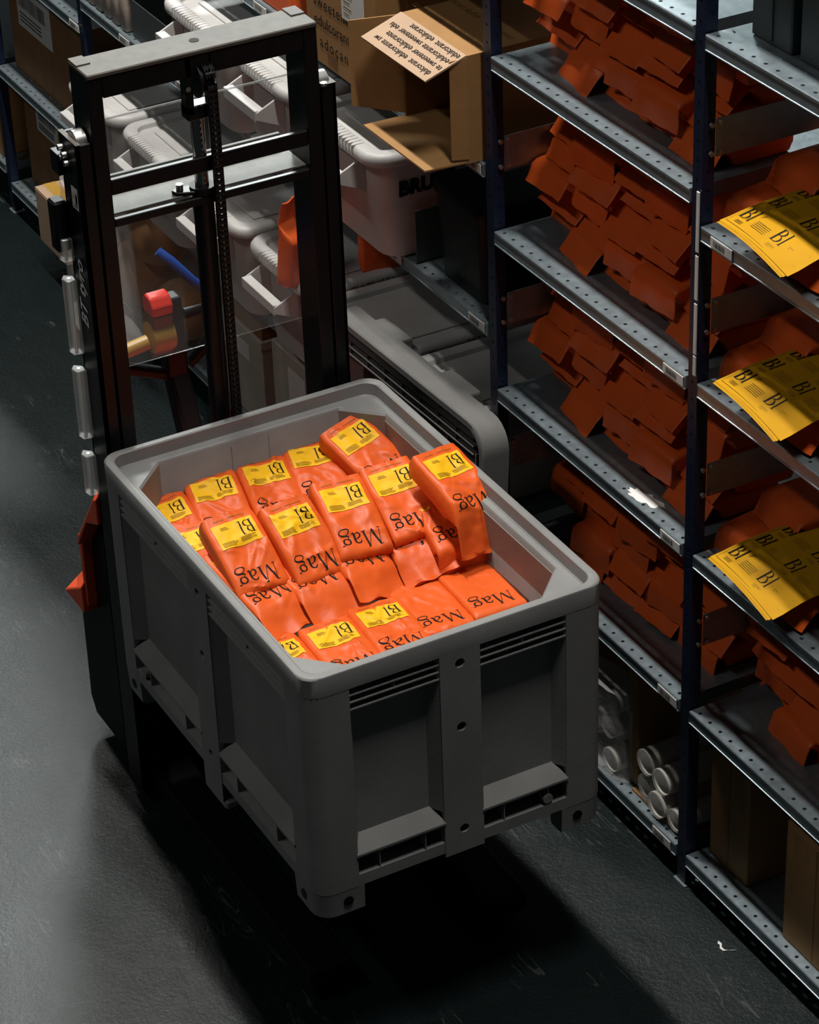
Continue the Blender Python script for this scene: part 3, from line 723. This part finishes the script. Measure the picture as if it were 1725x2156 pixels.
# sleeves of paper cups on the bottom shelf
def cup_sleeve(label, x, y, z, ln=.30, r=.040, tilt=0, wrap=True):
    t = thing('cup_sleeve', label, 'cup sleeve', (x, y, z + r + .003), 'wrapped paper cup sleeves'); t.rotation_euler = (tilt, 0, 0)
    n = int(ln/.012)
    me = MB()
    prof = [(0, r*.90), (0, r), (.004, r), (.004, r*.955)]
    N = 18; ring = lambda yy, rad: [(rad*math.cos(2*PI*i/N), yy, rad*math.sin(2*PI*i/N)) for i in range(N)]
    rings = []
    for k in range(n):
        yy = k*.012; rings += [ring(yy, r), ring(yy + .004, r), ring(yy + .005, r*.95), ring(yy + .012, r*.94)]
    rings.append(ring(n*.012 + .05, r*.72)); me.loft(rings, cap0=False)
    me.loft([ring(0, r), ring(-.001, r*.96), ring(.002, r*.92), ring(.085, r*.66)], cap0=False, cap1=True)
    me.build('cups', 'cup', t, smooth=40)
    if wrap:
        q = [ring(-.012, r*.5), ring(-.006, r*1.02)] + [[(a*1.04*(1 + .04*noise.noise(Vector((i, k*.7, x*9)))), b, c*1.04) for i, (a, b, c) in enumerate(ring(k*.05, r))] for k in range(int(ln/.05) + 1)]
        MB().loft(q, cap0=True).build('wrap', 'wrap', t, smooth=60)
    return t
cup_sleeve('sleeve of white cups at the top left, mouth showing, bottom shelf', .60, .03, .315, tilt=.12, r=.036)
cup_sleeve('sleeve of cups in crinkled wrap, middle of the left bundle', .585, .025, .225, r=.036)
cup_sleeve('sleeve of cups in crinkled wrap, bottom of the left bundle', .60, .02, .1155, r=.038)
cup_sleeve('sleeve of cups in the left bundle, mostly behind the grey bin', .515, .03, .20, r=.036)
cup_sleeve('ribbed sleeve of white cups, upper left of the right bundle', .785, .02, .225)
cup_sleeve('ribbed sleeve of white cups, upper right of the right bundle', .872, .015, .215)
cup_sleeve('ribbed sleeve of white cups, lower left of the right bundle', .775, .03, .1275)
cup_sleeve('ribbed sleeve of white cups, lower middle of the right bundle', .858, .01, .1275)
cup_sleeve('ribbed sleeve of white cups against the post', .935, .02, .1275, r=.034)
t = thing('cardboard_sheet', 'brown cardboard sheet under the white cup sleeves', 'cardboard', (.705, .025, .1155)); MB().box(0, .265, 0, .38, 0, .006).build('sheet', 'card', t)
m = MB(); rings = []
for i in range(8):
    z = .30*i/7; rings.append([(.12*math.cos(2*PI*j/24)*(1 + .22*noise.noise(Vector((i*.9, j*.8, 1)))), .05*math.sin(2*PI*j/24)*(1 + .35*noise.noise(Vector((i*.8, j*.9, 5)))), z) for j in range(24)])
m.loft(rings); o = m.build('plastic_bag', 'wrap', None, smooth=30); o.location = (.555, .045, .116)
tag(o, 'crinkled clear plastic film round the left cup bundle, bottom shelf', 'plastic bag')

# ------------------------------------------------------------------ orange bags standing by the mast
g = Bag(77, Wd=.15, T=.07, Lb=.20, Lt=.30, droop=6, curl=10); 
mw = Matrix.Translation((-1.045, -.045, 1.002)) @ Matrix(((0, 0, 1, 0), (.15, 1, 0, 0), (1, 0, 0, 0), (0, 0, 0, 1)))
t = thing('coffee_bag', 'orange bag standing on the white tub lid behind the right mast', 'coffee bag', (-1.05, -.07, .985), 'orange bags standing on the tubs')
obj('pouch', g.mesh(True), 'bag', t); l = obj('label', g.label_mesh(), 'label', t); obj('lettering', g.bl_mesh(), 'ink', l)
t.rotation_euler = (0, -PI/2 + .12, PI*.5 - 1.2)
g2 = Bag(78, Wd=.15, T=.07, Lb=.20, Lt=.28, droop=10)
o = obj('coffee_bag', g2.mesh(True), 'bag'); o.location = (-.985, .17, .985); o.rotation_euler = (0, -PI/2 + .1, -.3)
tag(o, 'shaded orange bag standing right of the right mast on a lid', 'coffee bag', 'orange bags standing on the tubs')

# ================================================================== STANDING GREY PALLET
def standing_pallet():
    t = thing('plastic_pallet', 'grey ribbed plastic pallet stood on edge between bin and shelves', 'pallet', (-.675, -.262, 0))
    t.rotation_euler = (math.radians(-3.0), 0, math.radians(2.0))
    Wd, H, D = .92, 1.12, .085
    def rr2(x0, x1, z0, z1, r, y, k=6):
        return [(a, y, b) for a, b, _ in rrect(x0, x1, z0, z1, r, 0, k)]
    # outer rim frame
    MB().loft([rr2(.05, Wd-.05, .05, H-.05, .05, D), rr2(.0, Wd, .0, H, .085, D), rr2(0, Wd, 0, H, .085, .004), rr2(.004, Wd-.004, .004, H-.004, .083, 0), rr2(.022, Wd-.022, .022, H-.022, .065, 0), rr2(.026, Wd-.026, .026, H-.026, .062, .05)], True, True).build('rim', 'pallet_plastic', t, smooth=40)
    for i, z in enumerate((H - .050, H - .075, H - .100)):
        MB().box(.06, Wd - .06, .004, .05, z, z + .004).build('rib', 'pallet_plastic', t)
    for i in range(1, 8):
        MB().box(.06 + i*(Wd-.12)/8, .064 + i*(Wd-.12)/8, .006, .05, H - .100, H - .046).build('rib', 'pallet_plastic', t)
    for x in (.045, Wd - .049): MB().box(x, x + .004, .004, .05, .1, H - .09).build('rib', 'pallet_plastic', t)
    for i in range(1, 5): MB().box(.06 + i*(Wd-.12)/5, .072 + i*(Wd-.12)/5, .012, .05, .10, H - .10).build('rib', 'pallet_plastic', t)
    for i in range(1, 4): MB().box(.05, Wd - .05, .012, .05, .12 + i*.24, .132 + i*.24).build('rib', 'pallet_plastic', t)
    for x in (.16, .54): MB().box(x, x + .16, D - .004, D + .045, H - .10, H - .004).build('foot', 'pallet_plastic', t, bevel=.008, bseg=2)
    return t
standing_pallet()

# ================================================================== GREY PALLET BOX
BX0, BX1, BY0, BY1, BZ0, BZ1 = -.033, 1.183, -1.194, -.360, .490, 1.232
def pallet_box():
    t = thing('pallet_box', 'big grey plastic pallet box full of orange bags', 'pallet box', (BX0, BY0, BZ0))
    L, Wd, H = BX1-BX0, BY1-BY0, BZ1-BZ0
    # rim and inner shell in one continuous loft
    ZB = .115                                  # deck height above the feet
    rings = [rrect(.010, L-.010, .010, Wd-.010, .048, H - .062), rrect(.001, L-.001, .001, Wd-.001, .05, H - .058), rrect(0, L, 0, Wd, .05, H - .006), rrect(.002, L-.002, .002, Wd-.002, .05, H - .002), rrect(.006, L-.006, .006, Wd-.006, .048, H),
             rrect(.020, L-.020, .020, Wd-.020, .042, H), rrect(.024, L-.024, .024, Wd-.024, .04, H - .003), rrect(.027, L-.027, .027, Wd-.027, .038, H - .036),
             rrect(.031, L-.031, .031, Wd-.031, .036, H - .040), crect(.052, L-.072, .050, Wd-.046, .095, H - .040), crect(.056, L-.076, .054, Wd-.050, .095, H - .046),
             crect(.066, L-.086, .064, Wd-.060, .09, ZB + .03), crect(.07, L-.09, .07, Wd-.07, .085, ZB + .02)]
    MB().loft(rings, False, True).build('rim', 'bin_plastic', t, smooth=35)
    O = .040                                   # depth of the recessed wall panels
    # wall panels (outer skins, recessed)
    def side(nm, mp, ln, cols, foot_mid):
        """mp(u, d, z): u along the side, d depth inwards"""
        def bx(name, u0, u1, d0, d1, z0, z1, bev=0.0):
            V = [mp(u, d, z) for z in (z0, z1) for (u, d) in ((u0, d0), (u1, d0), (u1, d1), (u0, d1))]
            return MB().add(V, [(0,3,2,1),(4,5,6,7),(0,1,5,4),(1,2,6,5),(2,3,7,6),(3,0,4,7)]).build(name, 'bin_plastic', t, bevel=bev)
        cw = .118; mid = ln/2; pw = .056
        bx('wall_panel', .03, ln - .03, O, O + .012, ZB + .02, H - .06)
        for (a, b) in ((cw, mid - pw), (mid + pw, ln - cw)):
            # cheeks of the recess: slanted returns
            for (e, sgn) in ((a, 1), (b, -1)):
                V = [mp(e, .004, ZB + .10), mp(e + sgn*.022, O, ZB + .10), mp(e + sgn*.022, O, H - .06), mp(e, .004, H - .06)]
                MB().add(V, [(0,1,2,3)]).build('recess_cheek', 'bin_plastic', t)
            # three thin ribs with a divider under the rim
            for z in (H - .082, H - .103, H - .124): bx('rib', a - .002, b + .002, .003, O + .004, z, z + .0035)
            c = (a + b)/2; bx('rib_divider', c - .0015, c + .0015, .006, O, H - .103, H - .0795)
            # sloping ledge and the slot below it
            zl = ZB + .062
            V = [mp(a - .004, -.001, zl), mp(b + .004, -.001, zl), mp(b + .004, -.001, zl + .006), mp(b - .018, O, zl + .042), mp(a + .018, O, zl + .042), mp(a - .004, -.001, zl + .006), mp(a, O, zl), mp(b, O, zl)]
            MB().add(V, [(0,1,2,5),(5,2,3,4),(0,6,7,1)]).build('ledge', 'bin_plastic', t)
            V = [mp(a, .060, ZB - .02), mp(b, .060, ZB - .02), mp(b, .060, zl), mp(a, .060, zl)]
            MB().add(V, [(0,1,2,3)]).build('slot_back', 'bin_plastic', t)
            for q in (.25, .78): bx('slot_divider', a + (b-a)*q - .0015, a + (b-a)*q + .0015, .004, .06, ZB + .004, zl)
            bx('bottom_rail', a - .02, b + .02, .003, .060, ZB - .030, ZB + .004, .0)
        # drain boss in the slot near the far end
        p0 = Vector(mp(ln - cw - .055, .002, ZB + .022)); p1 = Vector(mp(ln - cw - .055, .03, ZB + .022))
        MB().cyl(p0, p1, .014, n=14).build('boss', 'bin_plastic', t, smooth=40)
        # middle column with round holes
        m = MB(); z0 = ZB - .030
        holed_plate(m, lambda u, v, k: mp(u, k + .001, v), mid - pw, mid + pw, z0 - (.06 if foot_mid else .012), H - .058, [(mid, ZB + .03, .0135), (mid, H*.62, .0135), (mid, H*.875, .0135)], .022)
        for (e) in (mid - pw, mid + pw): m.quad(mp(e, .001, z0), mp(e, .06, z0), mp(e, .06, H - .058), mp(e, .001, H - .058))
        m.quad(mp(mid-pw, .001, z0 - (.06 if foot_mid else .012)), mp(mid+pw, .001, z0 - (.06 if foot_mid else .012)), mp(mid+pw, .06, z0 - (.06 if foot_mid else .012)), mp(mid-pw, .06, z0 - (.06 if foot_mid else .012)))
        m.build('center_column', 'bin_plastic', t)
        if foot_mid:
            bx('foot', mid - .066, mid + .066, .003, .14, 0, z0 - .058, .006)
            m = MB()
            for du in (-.035, .035): m.cyl(mp(mid + du, .0015, .035), mp(mid + du, .006, .035), .010, n=12)
            m.build('foot_hole', 'black_plastic', t)
    side('left', lambda u, d, z: (L - u, d, z), L, 2, True)
    side('right', lambda u, d, z: (u, Wd - d, z), L, 2, True)
    side('front', lambda u, d, z: (L - d, u, z), Wd, 2, False)
    side('back', lambda u, d, z: (d, Wd - u, z), Wd, 2, False)
    # rounded corner posts running down into the feet
    for cx, cy, sx, sy in ((L, 0, -1, 1), (L, Wd, -1, -1), (0, 0, 1, 1), (0, Wd, 1, -1)):
        def ring(z, ins, a=.118, r=.05):
            pts = [(a, ins)]
            for i in range(7):
                q = 1.5*PI - PI/2*i/6; pts.append((ins + r + r*math.cos(q), ins + r + r*math.sin(q)))
            pts += [(ins, a), (.06, a), (.06, .06), (a, .06)]
            return [(cx + sx*p[0], cy + sy*p[1], z) for p in pts]
        MB().loft([ring(ZB - .03, .0025), ring(H - .058, .0015)]).build('corner_post', 'bin_plastic', t, smooth=35)
        MB().loft([ring(0, .018, .128, .05), ring(.012, .006, .132, .05), ring(ZB - .031, .003, .132)]).build('foot', 'bin_plastic', t, smooth=35)
        m = MB()
        m.cyl((cx + sx*.086, cy + sy*.0020, .05), (cx + sx*.086, cy + sy*.012, .05), .0135, n=14); m.cyl((cx + sx*.0020, cy + sy*.086, .05), (cx + sx*.012, cy + sy*.086, .05), .0135, n=14)
        m.build('foot_hole', 'black_plastic', t)
    MB().box(.06, L-.06, .06, Wd-.06, ZB - .012, ZB + .012).build('deck', 'bin_plastic', t)
    return t
pallet_box()

# ------------------------------------------------------------------ bags in the box
def bin_bag(label, seed, head, tail, roll=0, droop=70, Lt=.325, sag=6, fold=None, wr=1.7, W_=.152, curl=0, twist=0, Lb=.236):
    g = Bag(seed, Wd=W_, droop=droop, Lt=Lt, sag=sag, fold=fold, wr=wr, curl=curl, twist=twist, Lb=Lb)
    return bag_things('coffee_bag', label, 'printed orange bags in the grey box', g, frame(head, tail, roll))
B = bin_bag
# back row, against the rear wall
B('orange bag in the back left corner of the box, label half hidden', 1, (.025, -1.058, 1.085), (.20, -1.066, 1.055), 4)
B('orange bag second from left in the back row of the box', 2, (.010, -.902, 1.105), (.205, -.935, 1.060), 2, droop=55)
B('orange bag third from left in the back row, creased highlight', 3, (.012, -.748, 1.105), (.205, -.775, 1.065), -2)
B('orange bag fourth from left in the back row of the box', 4, (.005, -.603, 1.112), (.205, -.640, 1.070), 0)
B('orange bag leaning up in the back right corner of the box', 5, (.055, -.520, 1.168), (.225, -.470, 1.105), 8, sag=12)
# bags below the top row: heads peeping out behind, tails in front
B('orange bag at the left wall, only its yellow label showing', 6, (.215, -1.064, 1.10), (.40, -1.07, 1.08), 2)
B('orange bag with flat tail under the leftmost top bag', 7, (.405, -1.040, 1.130), (.600, -.995, 1.080), 0, droop=22, Lt=.318, sag=4, curl=-14)
B('orange bag with square tail under the second top bag', 8, (.405, -.890, 1.128), (.605, -.866, 1.080), 0, droop=24, Lt=.325, sag=4, curl=-16)
B('orange bag with glossy tail under the third top bag', 9, (.388, -.735, 1.128), (.588, -.722, 1.085), -6, droop=26, Lt=.318, sag=4, twist=-10, curl=-16)
B('orange bag with frayed tail under the fourth top bag', 10, (.378, -.565, 1.128), (.578, -.570, 1.088), 4, droop=24, Lt=.318, sag=4, twist=9, curl=-14)
B('orange bag with tail hanging straight down, under the rightmost top bag', 11, (.44, -.462, 1.165), (.61, -.470, 1.115), 0, droop=62, Lt=.325)
# front row, lowest
B('orange bag in the front left corner of the box', 12, (.690, -1.058, 1.018), (.88, -1.058, 1.012), 0, sag=3)
B('orange bag second from left in the front row of the box', 13, (.700, -.908, 1.022), (.890, -.912, 1.018), 0, sag=3)
B('orange bag third from left in the front row, label in shade', 14, (.690, -.762, 1.026), (.895, -.772, 1.024), 0, sag=3)
B('orange bag fourth from left in the front row, no label showing', 15, (.525, -.624, 1.008), (.885, -.640, 1.030), 0, Lb=.36, Lt=.43, sag=3)
B('orange bag at the right end of the front row', 16, (.560, -.478, 1.015), (.885, -.495, 1.040), 0, wr=.8, Lb=.33, Lt=.40, sag=3)
# top row
B('leftmost of the big bags lying on top of the heap', 17, (.378, -1.015, 1.212), (.565, -1.005, 1.118), 0, droop=72, sag=14)
B('second from left of the big bags on top of the heap', 18, (.402, -.862, 1.212), (.585, -.846, 1.115), 0, droop=78, sag=14)
B('third from left of the big bags on top of the heap', 19, (.378, -.698, 1.215), (.590, -.712, 1.125), -2, droop=84, sag=12)
B('fourth from left of the big bags on top of the heap', 20, (.372, -.550, 1.214), (.580, -.556, 1.128), 2, droop=82, sag=10)
B('bag lying askew at the right end of the heap, tail hanging', 21, (.468, -.450, 1.272), (.640, -.425, 1.215), -6, droop=42, Lt=.335, sag=10, fold=(.15, .24))

# ================================================================== STACKER TRUCK
def stacker():
    t = thing('stacker_truck', 'black pallet stacker truck with tall mast and red cover', 'stacker truck', (0, 0, 0))
    XF, XB = -.085, -.200                      # front and back of the mast channels
    yc = -.777
    def bx(name, x0, x1, y0, y1, z0, z1, m='black_steel', bev=.002, par=None): return MB().box(x0, x1, y0, y1, z0, z1).build(name, m, par or t, bevel=bev)
    # outer mast: two C-channels
    for sgn in (-1, 1):
        yo = yc + sgn*.368; yi = yc + sgn*.328; a, b = min(yo, yi), max(yo, yi); w1 = yo if sgn < 0 else yo - .010
        m = MB(); web = (a, a + .012) if sgn < 0 else (b - .012, b)
        m.box(XB, XF, *web, .05, 2.095); m.box(XF - .012, XF, a, b, .05, 2.095); m.box(XB, XB + .012, a, b, .05, 2.095)
        ch = m.build('outer_mast_channel', 'black_steel', t, bevel=.002)
        MB().box(XB - .002, XF + .001, a - .001, a + .013 if sgn < 0 else b + .001, 2.0955, 2.0975).build('channel_end', 'dusty_black', ch)
        m = MB(); cy_ = (a + b)/2 + sgn*(-.004); m.cyl((XF - .05, cy_ - .012, 2.085), (XF - .05, cy_ + .016, 2.085), .032, n=20); m.build('roller', 'steel', ch, smooth=40)
        # inner mast channel
        ya = yc + sgn*.322; yb = yc + sgn*.282; a, b = min(ya, yb), max(ya, yb)
        bx('inner_mast_channel', XB, XF - .001, a, b, .09, 2.262)
    # top beam of the inner mast
    top = MB().box(XB - .004, XF + .004, yc - .322, yc + .322, 2.2625, 2.276).build('top_plate', 'dusty_black', t, bevel=.003)
    m = MB(); m.cyl((-.145, yc + .002, 2.2765), (-.145, yc + .002, 2.2772), .013, n=16); m.build('plate_hole', 'rubber', top)
    for sgn in (-1, 1): bx('end_cap', XB - .006, XB + .05, yc + sgn*.301 - .02, yc + sgn*.301 + .02, 2.2762, 2.2795, 'dusty_black', .001)
    bx('top_beam', XF - .014, XF, yc - .281, yc + .281, 2.205, 2.262)
    # cross bars
    bx('cross_bar', XF - .020, XF - .004, yc - .281, yc + .281, 1.935, 1.978)
    bx('cross_bar', XF - .020, XF - .002, yc - .281, yc + .281, 1.845, 1.868)
    bx('cross_plate', XB - .075, XB + .09, yc - .281, yc + .281, 1.868, 1.874, 'dull_steel', .001)
    bx('cross_bar', XB - .075, XB - .063, yc - .281, yc + .281, 1.874, 1.905, 'dull_steel', .001)
    # lift cylinder, rod, head bracket
    cy = -.797
    MB().cyl((-.115, cy, .10), (-.115, cy, 1.885), .028, n=24).build('cylinder', 'black_steel', t, smooth=40)
    MB().cyl((-.115, cy, 1.8855), (-.115, cy, 2.11), .0185, n=24).build('piston_rod', 'chrome', t, smooth=40)
    MB().cyl((-.115, cy, 1.872), (-.115, cy, 1.89), .034, n=24).build('gland', 'black_plastic', t, smooth=40)
    fl = MB().prism_z([(-.09, cy - .01), (-.115, cy - .075), (-.135, cy - .08), (-.145, cy - .065), (-.14, cy + .01)], 1.874, 1.884).build('flange', 'black_steel', t, bevel=.002)
    m = MB(); m.cyl((-.125, cy - .060, 1.884), (-.125, cy - .060, 1.902), .0095, n=12); m.build('bolt', 'steel', fl, smooth=40)
    br = MB(); br.box(-.125, -.085, cy - .036, cy - .016, 2.10, 2.262); br.box(-.125, -.085, cy + .030, cy + .040, 2.10, 2.262); br.box(-.130, -.085, cy - .036, cy + .040, 2.085, 2.125)
    br.build('head_bracket', 'black_steel', t, bevel=.003)
    m = MB(); m.cyl((-.084, cy - .030, 2.175), (-.083, cy - .030, 2.175), .007, n=12); m.build('pin', 'steel', t)
    # chain wheel and chain
    wz, wy, R_ = 2.188, cy + .012, .036
    m = MB(); m.cyl((-.100, wy - .012, wz), (-.100, wy - .016, wz), R_ + .010, n=28); m.cyl((-.100, wy - .012, wz), (-.100, wy + .016, wz), R_ - .004, n=28); m.cyl((-.100, wy + .016, wz), (-.100, wy + .020, wz), R_ + .010, n=28)
    m.build('chain_wheel', 'black_steel', t, smooth=40)
    lk = MB(); lk.cyl((0, -.013, 0), (0, .013, 0), .0068, n=8); 
    for yy in (-.013, -.006, .006, .011): lk.box(-.006, .006, yy, yy + .002, -.0115, .0115)
    lme = lk.mesh('chain_link', smooth=40); lme.materials.append(MATS['black_steel'])
    cx0 = -.100
    pts = [(cx0 + (R_ + .006)*math.cos(a), wz + (R_ + .006)*math.sin(a), a) for a in [PI*.95 - i*.40 for i in range(7)]]
    pts += [(cx0 + R_ + .006, wz - .012 - .0165*i, 0) for i in range(68)]
    ch = bpy.data.objects.new('lift_chain', None); COL.objects.link(ch); ch.parent = t
    for (x, z, a) in pts:
        o = obj('chain_link', lme, None, ch); o.location = (x, wy + .012, z); o.rotation_euler = (0, -a, 0)
    # clear guard pane
    gp = bx('guard_pane', -.222, -.217, yc - .30, yc + .30, 1.36, 2.085, 'acrylic', 0); gp['label'] = 'clear plastic guard pane'
    bx('pane_edge', -.2225, -.2165, yc - .30, yc + .30, 2.085, 2.089, 'pane_edge', 0, gp)
    # forks, fork carriage and support legs
    for y in (-.97, -.745): bx('fork', -.06, 1.06, y, y + .16, .535, .585, 'black_steel', .006)
    bx('fork_carriage', -.083, -.050, yc - .30, yc + .30, .50, .80)
    for sgn in (-1, 1):
        y = yc + sgn*.27; l = bx('support_leg', -.2, .92, y - .06, y + .06, .035, .105, 'black_steel', .006)
        m = MB(); m.cyl((.82, y - .03, .042), (.82, y + .03, .042), .042, n=18); m.build('leg_wheel', 'rubber', l, smooth=40)
    # chassis
    y0, y1 = -1.12, -.43
    MB().prism_y([(-.20, .045), (-.52, .045), (-.555, .10), (-.545, .49), (-.42, .505), (-.40, .74), (-.31, .85), (-.20, .90)], y0 + .01, y1 - .01).build('chassis', 'black_plastic', t, bevel=.01, bseg=2)
    def shell(name, near, far, lab):
        ring = lambda poly, y: [(p[0], y, p[1]) for p in poly]
        o = MB().loft([ring(near, y0 - .034), ring(far, y0 + .012), ring(far, y1)]).build(name, 'truck_red', t, bevel=.004, bseg=2); o['label'] = lab
    shell('hood', [(-.205, .985), (-.222, .98), (-.378, .775), (-.392, .745), (-.390, .738), (-.30, .862), (-.205, .905)],
          [(-.205, 1.045), (-.238, 1.04), (-.408, .785), (-.422, .745), (-.398, .735), (-.30, .865), (-.205, .905)], 'glossy red hood')
    MB().prism_y([(-.418, .76), (-.418, .515), (-.400, .515), (-.397, .75)], y0 - .020, y1).build('hood_edge', 'truck_red', t, bevel=.003)
    shell('rear_cover', [(-.404, .495), (-.404, .585), (-.445, .56), (-.525, .512), (-.548, .496)],
          [(-.404, .495), (-.404, .64), (-.47, .605), (-.548, .53), (-.570, .497)], 'red rear cover')
    MB().box(-.262, -.222, y0 + .006, y0 + .009, .545, .56).build('sticker', 'warn_yellow', t)
    m = MB()
    for (a, b) in ((-.58, .06), (-.50, .06)):
        m.cyl((a + .05, yc - .05, .075), (a + .05, yc + .05, .075), .075, n=20)
    m.build('drive_wheel', 'rubber', t, smooth=40)
    m = MB(); m.tube([(-.295, y0 + .004, .845), (-.25, y0 - .004, .80), (-.215, y0 - .004, .765), (-.205, y0 - .002, .70)], .005); m.build('hose', 'black_plastic', t, smooth=60)
    m = MB(); m.cyl((-.21, y0 - .006, .70), (-.19, y0 - .010, .685), .008, n=10); m.build('hose_fitting', 'steel', t, smooth=40)
    # tiller with loop handle
    m = MB(); m.loft([[(-.52, -.765, .88), (-.45, -.765, .88), (-.45, -.700, .88), (-.52, -.700, .88)], [(-.63, -.755, 1.08), (-.57, -.755, 1.08), (-.57, -.690, 1.08), (-.63, -.690, 1.08)], [(-.64, -.745, 1.32), (-.585, -.745, 1.32), (-.585, -.688, 1.32), (-.64, -.688, 1.32)]])
    m.build('tiller_arm', 'black_plastic', t, bevel=.008, bseg=2)
    m = MB(); m.tube([(-.60, -.735, 1.07), (-.60, -.80, 1.10), (-.60, -.87, 1.13), (-.60, -.90, 1.17)], .020); m.tube([(-.60, -.68, 1.09), (-.60, -.64, 1.12), (-.60, -.605, 1.165), (-.60, -.595, 1.21), (-.60, -.615, 1.255), (-.60, -.68, 1.255)], .017)
    m.build('tiller_handle', 'black_plastic', t, smooth=60)
    # side details of the left outer channel: switch box, bolts, brackets, tubes, stickers and lettering
    yo = yc - .368
    bx('switch_box', XB - .035, XB + .012, yo - .040, yo - .001, 1.76, 1.905, 'black_plastic', .006)
    bx('bracket', XB - .020, XB + .030, yo - .022, yo - .001, 1.985, 2.045)
    m = MB()
    for (x, z) in ((-.175, 2.062), (-.150, 2.050), (-.172, 2.036), (-.140, 2.030)): m.cyl((x, yo, z), (x, yo - .016, z), .0085, n=10)
    m.build('bolt', 'steel', t, smooth=40)
    for (z0, z1) in ((1.735, 1.80), (1.46, 1.68), (1.20, 1.41), (1.02, 1.145)):
        m = MB(); m.prism_z([(-.205, yo - .002), (-.222, yo - .022), (-.205, yo - .034), (-.180, yo - .030), (-.176, yo - .002)], z0, z1); m.build('cable_guard', 'clear_plastic', t, bevel=.002)
        m = MB(); m.cyl((-.198, yo - .016, z0), (-.198, yo - .016, z1), .0055, n=8); m.build('cable', 'steel', t, smooth=60)
    st = MB().box(XF - .062, XF - .022, yo - .0012, yo, 1.905, 1.965).build('warning_sticker', 'white_print', t)
    MB().add([(XF - .057, yo - .0018, 1.932), (XF - .044, yo - .0018, 1.932), (XF - .0505, yo - .0018, 1.952)], [(0, 1, 2)]).build('warning_triangle', 'warn_yellow', st)
    m = MB(); m.quad((XF - .040, yo - .0018, 1.922), (XF - .030, yo - .0018, 1.915), (XF - .026, yo - .0018, 1.945), (XF - .036, yo - .0018, 1.955)); m.quad((XF - .050, yo - .0018, 1.912), (XF - .03, yo - .0018, 1.910), (XF - .03, yo - .0018, 1.914), (XF - .05, yo - .0018, 1.917)); m.build('pictogram', 'ink', st)
    put_text('BT tyro', .062, (XF - .040, yo - .0015, 1.555), (0, 0, 1), (-1, 0, 0), 'white_print', t, name='lettering', bold=.0012, shear=.25)
    m = MB(); m.cyl((-.084, yc + .332, 2.095), (-.084, yc + .332, 2.104), .009, n=10); m.build('bolt', 'steel', t)
    return t
stacker()

# tape dispenser on the tiller
t = thing('tape_dispenser', 'red and brown tape gun hanging on the tiller behind the pane', 'tape dispenser', (-.60, -.77, 1.20))
m = MB(); m.prism_y([(0, .14), (.02, .165), (.055, .16), (.075, .135), (.07, .105), (.0, .105)], -.035, .03); m.build('roller_guard', 'red_plastic', t, bevel=.006, bseg=2)
m = MB(); m.prism_y([(0, .105), (.07, .105), (.06, -.02), (.03, -.04), (0, .0)], -.035, .028); m.build('frame', 'brown_plastic', t, bevel=.004)
MB().cyl((.02, -.16, -.01), (.03, -.04, .015), .022, n=16).build('handle', 'tape', t, smooth=40)
MB().cyl((.035, -.036, .03), (.035, .029, .03), .048, n=22).build('tape_roll', 'tape', t, smooth=40)
o = MB().tube([(-.66, -.72, 1.44), (-.64, -.69, 1.41), (-.62, -.64, 1.345), (-.615, -.60, 1.30)], .014).build('blue_handle', 'blue_plastic', None, smooth=60)
tag(o, 'blue plastic bar leaning on the tiller behind the guard pane', 'handle')

# ------------------------------------------------------------------ small litter
m = MB()
pl = [(1.262, -.052), (1.270, -.060), (1.278, -.058), (1.290, -.066), (1.303, -.064), (1.306, -.052), (1.318, -.030), (1.312, -.044), (1.300, -.058), (1.288, -.058), (1.276, -.050)]
m.prism_z(pl, .001, .004); o = m.build('paper_scrap', 'paper'); tag(o, 'torn white scrap lying on the floor near the shelves', 'scrap')
r = random.Random(3); pts = []
for i in range(26):
    a = 2*PI*i/26; rr_ = (.6 + .5*r.random()); pts.append((.742 + .075*rr_*math.cos(a), .037 + .026*rr_*math.sin(a) + .012*math.cos(a)))
o = MB().prism_z(pts, 1.1042, 1.1048).build('sticker_residue', 'white_print'); tag(o, 'torn white sticker residue smeared on the shelf edge', 'sticker')
